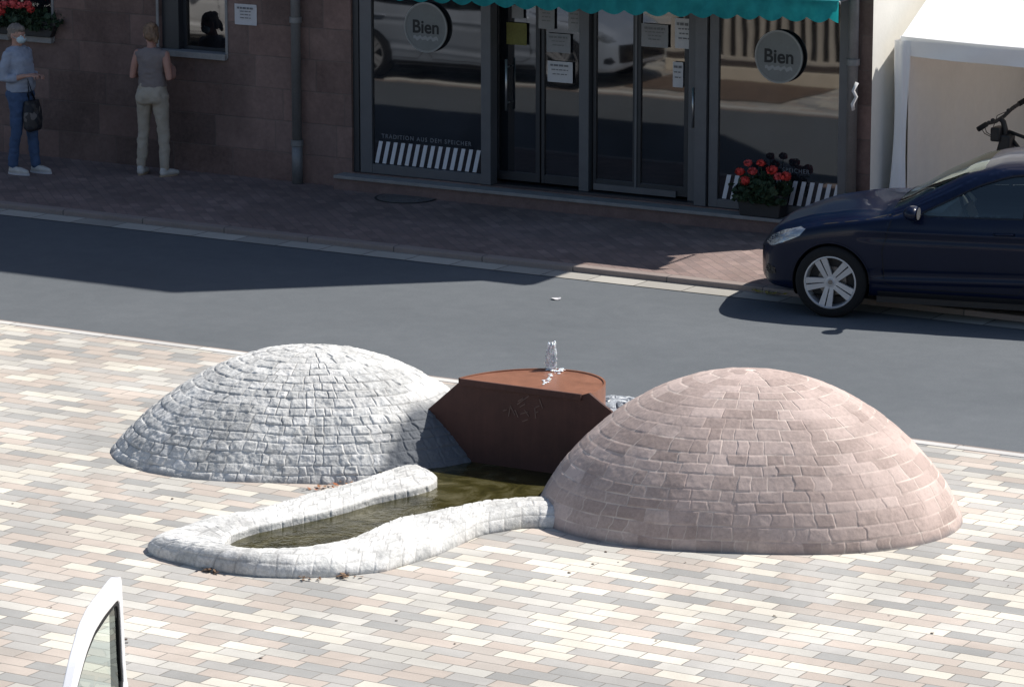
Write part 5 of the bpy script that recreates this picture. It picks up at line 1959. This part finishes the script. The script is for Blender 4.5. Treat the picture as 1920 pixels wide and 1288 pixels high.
def head(bm, c, fdir, tilt=0.0):
    """head with nose, brow, chin and ears; c centre, fdir facing"""
    f = Vector(fdir); f.z = 0; f.normalize(); s_ = Vector((f.y, -f.x, 0)); u = Vector((0, 0, 1))
    ff = (f * math.cos(tilt) - u * math.sin(tilt)); uu = (u * math.cos(tilt) + f * math.sin(tilt))
    Rm = Matrix((s_, ff, uu)).transposed()
    ellip(bm, c + uu * .022 - ff * .008, (.074, .094, .092), 24, 18, Rm)
    ellip(bm, c - uu * .045 + ff * .018, (.058, .070, .070), 20, 14, Rm)
    ellip(bm, c - uu * .095 + ff * .062, (.026, .022, .020), 12, 8, Rm)
    ellip(bm, c - uu * .018 + ff * .096, (.012, .020, .024), 12, 8, Rm)
    ellip(bm, c + uu * .020 + ff * .078, (.048, .016, .012), 12, 8, Rm)
    ellip(bm, c - uu * .058 + ff * .086, (.024, .010, .009), 12, 8, Rm)
    for q in (-1, 1):
        ellip(bm, c + s_ * q * .077 - uu * .010 - ff * .004, (.010, .018, .030), 12, 8, Rm)
    return Rm, s_, ff, uu


def eyes(parent, c, s_, ff, uu, loc0):
    for q in (-1, 1):
        bm = bmesh.new(); ellip(bm, c + s_ * q * .031 + ff * .080 + uu * .003 - loc0 * 0, (.0125, .010, .009), 12, 8)
        e = build('eye', bm, bpy.data.materials.get('eye_white') or simple('eye_white', (.7, .7, .68), .3, var=0), parent, sm=True)
        bm = bmesh.new(); ellip(bm, c + s_ * q * .031 + ff * .089 + uu * .003, (.005, .004, .005), 10, 6)
        build('iris', bm, M['ink'], e, sm=True)


def wrinkle(k, amp, seedv, sc=(18, 18, 9)):
    return lambda co: amp * fbm(co * np.array(sc), 3, seedv) + 0 * k


# ---- woman seen from behind at the window (local: faces +y)
fl, fr = G(271, 328, ZP), G(316, 331, ZP)
wl = (fl + fr) / 2
WZ = 0.985
p2 = empty('person', (wl.x - .03, wl.y, ZP), R(6))
tag(p2, 'person in beige trousers and a grey sleeveless top seen from behind at the window', 'person')
hc = Vector((-.030, .045, 1.525))
def woman_body(bm):
    hloft(bm, [(0, 0, .80, .150, .105), (0, 0, .88, .165, .118), (0, 0, .95, .155, .108), (0, 0, 1.03, .128, .090), (0, 0, 1.12, .134, .094), (0, .01, 1.22, .152, .105), (0, .005, 1.30, .165, .095), (0, 0, 1.355, .135, .070), (0, 0, 1.385, .07, .05)])
    limb(bm, [((0, .0, 1.36), .052), ((-.01, .015, 1.43), .046), ((-.02, .03, 1.48), .048)])
    rm = head(bm, hc, (-.45, 1, 0), .35)
    for q in (-1, 1):
        hx_ = q * .085
        fx2 = q * .145
        limb(bm, [((hx_, 0, .86), .070), ((q * .105, .0, .66), .056), ((q * .120, .010, .46), .045), ((q * .132, .0, .34), .043), ((fx2, -.015, .16), .036), ((fx2, -.02, .09), .034)])
        limb(bm, [((fx2, -.03, .055), .034), ((fx2 + q * .01, .06, .04), .032), ((fx2 + q * .02, .14, .028), .024)])
        sh = (q * .165, 0, 1.315)
        el = (q * .225, -.03, 1.07)
        wr = (q * .165, .19, 1.10) if q < 0 else (q * .150, .20, 1.14)
        limb(bm, [(sh, .050), ((q * .20, -.02, 1.20), .043), (el, .037), ((q * .21, .07, 1.075), .036), (wr, .024)])
        hand(bm, Vector(wr), (-q * .55, .8, .25), (0, -.2, 1), (-q * .6, -.2, .6))
    return rm
bm = bmesh.new(); Rm, s_, ff, uu = woman_body(bm)
remesh('body', bm, .0062, M['skin2'], p2, 5)
eyes(p2, hc, s_, ff, uu, Vector())
M['beige_trousers'] = simple('beige_trousers', (0.40, 0.345, 0.28), 0.85, var=0.1, scale=10, bump=0.3, bscale=26, bdist=.01)
bm = bmesh.new()
hloft(bm, [(0, -.006, .79, .165, .115), (0, -.012, .86, .182, .136), (0, -.008, .93, .172, .126), (0, 0, .99, .150, .106), (0, 0, 1.045, .138, .098)])
for q in (-1, 1):
    fx2 = q * .145
    limb(bm, [((q * .090, -.01, .86), .100), ((q * .105, -.005, .72), .086), ((q * .115, .005, .56), .068), ((q * .124, .01, .46), .062), ((q * .134, -.005, .32), .060), ((fx2, -.018, .18), .052), ((fx2, -.02, .105), .050)])
    ellip(bm, (q * .078, -.085, .86), (.085, .062, .085))
remesh('trousers', bm, .010, M['beige_trousers'], p2, 3, wrinkle(0, .0095, 3, (10, 10, 16)))
M['grey_top'] = simple('grey_top', (0.21, 0.175, 0.17), 0.85, var=0.08, scale=14, bump=0.3, bscale=30, bdist=.01)
bm = bmesh.new()
hloft(bm, [(0, 0, .965, .165, .122), (0, 0, 1.0, .163, .120), (0, 0, 1.06, .152, .110), (0, .002, 1.13, .152, .110), (0, .008, 1.22, .168, .118), (0, .004, 1.30, .184, .108), (0, 0, 1.345, .170, .088), (0, 0, 1.375, .115, .068), (0, .002, 1.395, .078, .060)])
for q in (-1, 1): ellip(bm, (q * .158, 0, 1.315), (.052, .060, .055))
remesh('top', bm, .010, M['grey_top'], p2, 3, wrinkle(0, .010, 6, (8, 8, 16)))
M['hair_blond'] = simple('dark_blond_hair', (0.19, 0.115, 0.07), 0.6, var=0.45, scale=22, bump=0.8, bscale=70, bdist=.008)
bm = bmesh.new()
ellip(bm, hc + uu * .034 - ff * .022, (.083, .094, .090), 24, 16, Rm)
ellip(bm, hc - uu * .02 - ff * .060, (.068, .050, .075), 20, 14, Rm)
ellip(bm, hc - ff * .085 + uu * .070 + s_ * .02, (.040, .040, .036), 16, 12)
limb(bm, [(hc - ff * .08 - uu * .01 + s_ * .03, .034), (hc - ff * .095 - uu * .065 + s_ * .05, .030), (hc - ff * .085 - uu * .11 + s_ * .065, .018)])
limb(bm, [(hc - ff * .05 + s_ * .06, .028), (hc - ff * .04 - uu * .06 + s_ * .068, .022)])
remesh('hair', bm, .008, M['hair_blond'], p2, 2, lambda co: .007 * fbm(co * np.array([60, 60, 22]), 3, 5))
M['shoe_white'] = simple('white_leather', (0.52, 0.50, 0.47), 0.6, var=0.15, scale=20)
M['shoe_tan'] = simple('tan_sole', (0.34, 0.26, 0.18), 0.8, var=0.1)
for q in (-1, 1):
    fx2 = q * .145
    yaw_ = q * 22
    rm = Matrix.Rotation(R(-yaw_ if q > 0 else 8), 3, 'Z')
    def T_(v): return rm @ Vector(v) + Vector((fx2, -.03, 0))
    bm = bmesh.new()
    limb(bm, [(T_((0, -.015, .045)), .042), (T_((0, .05, .045)), .040), (T_((0, .11, .038)), .038), (T_((0, .17, .030)), .028)])
    ellip(bm, T_((0, -.01, .075)), (.04, .045, .035))
    sh_ = remesh('shoe', bm, .008, M['shoe_white'], p2, 3)
    bm = bmesh.new()
    poly = [(.040 * math.cos(a_) * (1 if math.sin(a_) > 0 else .9), .06 + .125 * math.sin(a_)) for a_ in [2 * math.pi * k / 24 for k in range(24)]]
    prism(bm, poly, .018, lambda u, v, w_: T_((u, v, w_ + .001)))
    build('sole', bm, M['shoe_tan'], sh_)
# a face mask strap shows; a phone is held in both hands
bm = bmesh.new(); obox(bm, Vector(), (.035, 0, 0), (0, .003, .02), (0, -.06, .045))
ph = build('mobile_phone', bm, M['gloss_black'], None, bevel=.004)
ph.location = Matrix.Rotation(R(6), 3, 'Z') @ Vector((0, .30, 1.19)) + p2.location
tag(ph, 'dark mobile phone held before the person in beige trousers', 'phone')
bm = bmesh.new(); ellip(bm, hc - uu * .045 + ff * .058, (.062, .055, .048), 20, 14, Rm)
M['mask'] = simple('mask_fabric', (0.50, 0.62, 0.66), 0.8, var=0.05)
build('face_mask', bm, M['mask'], p2, sm=True)

# ---- standing person in profile (local: faces +x)
f1, f2 = G(40, 331, ZP), G(66, 321, ZP)
pl_ = (f1 + f2) / 2
p1 = empty('person', (pl_.x - .06, pl_.y, ZP), R(0))
tag(p1, 'person with grey hair, face mask, pale blue sweater and jeans standing sideways', 'person')
hc = Vector((-.045, 0, 1.505))
HZ = 1.0
def P1(bm):
    hloft(bm, [(-.01, 0, .80, .105, .150), (-.02, 0, .88, .118, .162), (-.01, 0, .96, .112, .152), (0, 0, 1.05, .105, .138), (-.01, 0, 1.15, .108, .142), (-.035, 0, 1.25, .112, .160), (-.05, 0, 1.31, .095, .165), (-.055, 0, 1.36, .065, .12), (-.055, 0, 1.38, .05, .06)])
    limb(bm, [((-.06, 0, 1.34), .052), ((-.052, 0, 1.40), .048), ((-.05, 0, 1.45), .05)])
    rm = head(bm, hc, (1, 0.0, 0), .12)
    for q, fx2 in ((-1, -.055), (1, .085)):
        limb(bm, [((-.01, q * .085, .86), .070), ((.003, q * .09, .66), .058), ((fx2 * .4 + .015, q * .095, .46), .045), ((fx2 * .7, q * .10, .33), .043), ((fx2, q * .10, .16), .035), ((fx2, q * .10, .09), .034)])
        limb(bm, [((fx2 - .01, q * .10, .055), .034), ((fx2 + .09, q * .105, .04), .032), ((fx2 + .16, q * .11, .028), .024)])
        sh = (-.05, q * .165, 1.29); el = (-.075, q * .205, 1.03); wr = (.145, q * .13, 1.085) if q < 0 else (.14, q * .10, 1.06)
        limb(bm, [(sh, .050), ((-.07, q * .195, 1.17), .044), (el, .038), ((.02, q * .18, 1.045), .036), (wr, .025)])
        hand(bm, Vector(wr), (.9, -q * .35, .12), (0, 0, 1) if q < 0 else (0, q * .5, .8), (0, -q * 1, .2))
    return rm
bm = bmesh.new(); Rm, s_, ff, uu = P1(bm)
remesh('body', bm, .0062, M['skin'], p1, 5)
eyes(p1, hc, s_, ff, uu, Vector())
M['sweater'] = simple('pale_blue_sweater', (0.33, 0.36, 0.44), 0.9, var=0.12, scale=24, bump=0.5, bscale=50, bdist=.006)
bm = bmesh.new()
hloft(bm, [(-.008, 0, .90, .128, .172), (-.008, 0, .95, .132, .172), (.0, 0, 1.04, .124, .158), (-.005, 0, 1.14, .122, .160), (-.03, 0, 1.24, .128, .176), (-.05, 0, 1.31, .110, .182), (-.055, 0, 1.365, .078, .135), (-.054, 0, 1.388, .058, .066)])
for q in (-1, 1):
    limb(bm, [((-.05, q * .165, 1.29), .062), ((-.07, q * .20, 1.17), .058), ((-.078, q * .208, 1.04), .056), ((.0, q * .188, 1.045), .050), ((.045, q * .172, 1.055), .046)])
remesh('sweater', bm, .010, M['sweater'], p1, 3, wrinkle(0, .010, 12, (9, 9, 18)))
M['jeans'] = simple('blue_jeans', (0.055, 0.095, 0.185), 0.85, var=0.22, scale=16, bump=0.3, bscale=40, bdist=.006)
bm = bmesh.new()
hloft(bm, [(-.012, 0, .79, .118, .160), (-.022, 0, .87, .132, .172), (-.012, 0, .95, .122, .160)])
for q, fx2 in ((-1, -.055), (1, .085)):
    limb(bm, [((-.012, q * .088, .86), .096), ((.002, q * .09, .70), .082), ((fx2 * .4 + .015, q * .095, .48), .066), ((fx2 * .7, q * .10, .32), .060), ((fx2 - .005, q * .10, .17), .054), ((fx2 - .005, q * .10, .10), .054)])
remesh('jeans', bm, .010, M['jeans'], p1, 3, wrinkle(0, .0085, 15, (10, 10, 16)))
M['hair_grey'] = simple('grey_hair', (0.20, 0.165, 0.14), 0.7, var=0.4, scale=30, bump=0.8, bscale=80, bdist=.006)
bm = bmesh.new()
ellip(bm, hc + uu * .040 - ff * .020, (.082, .094, .080), 24, 16, Rm)
ellip(bm, hc - uu * .010 - ff * .055, (.070, .048, .070), 20, 14, Rm)
ellip(bm, hc + uu * .065 + ff * .035, (.062, .055, .045), 16, 12, Rm)
remesh('hair', bm, .008, M['hair_grey'], p1, 2, lambda co: .006 * fbm(co * np.array([60, 60, 40]), 3, 6))
bm = bmesh.new(); ellip(bm, hc - uu * .042 + ff * .062, (.060, .052, .046), 20, 14, Rm)
mk = build('face_mask', bm, M['mask'], p1, sm=True)
bm = bmesh.new()
for q in (-1, 1): tube(bm, [hc - uu * .03 + ff * .05 + s_ * q * .055, hc + s_ * q * .074 + ff * .02 - uu * .02, hc + s_ * q * .084 - ff * .012 - uu * .004], .0025, 6)
build('strap', bm, M['mask'], mk)
for q, fx2 in ((-1, -.055), (1, .085)):
    bm = bmesh.new()
    y_ = q * .105
    limb(bm, [((fx2 - .02, y_, .045), .042), ((fx2 + .05, y_, .047), .042), ((fx2 + .11, y_, .040), .040), ((fx2 + .175, y_, .032), .030)])
    ellip(bm, (fx2 - .01, y_, .078), (.045, .042, .035))
    sh_ = remesh('shoe', bm, .008, M['shoe_white'], p1, 3)
    bm = bmesh.new()
    prism(bm, [(fx2 + .07 + .145 * math.cos(a_), y_ + .044 * math.sin(a_)) for a_ in [2 * math.pi * k / 24 for k in range(24)]], .022, lambda u, v, w_: (u, v, w_ + .001))
    build('sole', bm, M['paper'], sh_)
    bm = bmesh.new(); obox(bm, (fx2 + .06, y_, .084), (.035, 0, -.008), (0, .012, 0), (0, 0, .004)); build('laces', bm, M['ink_grey'], sh_)
# patterned bag hanging from the forearms
t = NT('patterned_bag')
oc = t.obj()
vr = t.n('TexVoronoi'); vr.inputs['Scale'].default_value = 16; t.l(oc, vr.inputs[0])
t.set(Base_Color=t.ramp(vr.outputs['Color'], [(0.0, (0.02, 0.02, 0.025)), (0.55, (0.05, 0.045, 0.045)), (0.78, (0.17, 0.15, 0.14))], 'CONSTANT'), Roughness=0.7)
M['bag'] = t.m
bg = empty('handbag', Vector(p1.location) + Vector((.13, .02, .66)))
bg.scale = (.85, .8, .92)
tag(bg, 'dark patterned cloth bag hanging before the person in the pale blue sweater', 'bag')
bm = bmesh.new()
hloft(bm, [(.01, 0, -.20, .05, .10), (0, 0, -.17, .085, .15), (0, 0, -.05, .092, .165), (-.01, 0, .08, .075, .16), (-.01, 0, .16, .045, .145)])
remesh('pouch', bm, .012, M['bag'], bg, 3, lambda co: .012 * fbm(co * 10, 2, 3))
for q in (-1, 1):
    bm = bmesh.new(); tube(bm, [(-.01, -.06, .15), (-.02 + .02 * q, -.08, .30), (-.03 + .02 * q, -.085, .42), (.0 + .02 * q, -.06, .30), (.0, .06, .15)], .006, 8)
    build('handle', bm, M['rubber'], bg, sm=True)
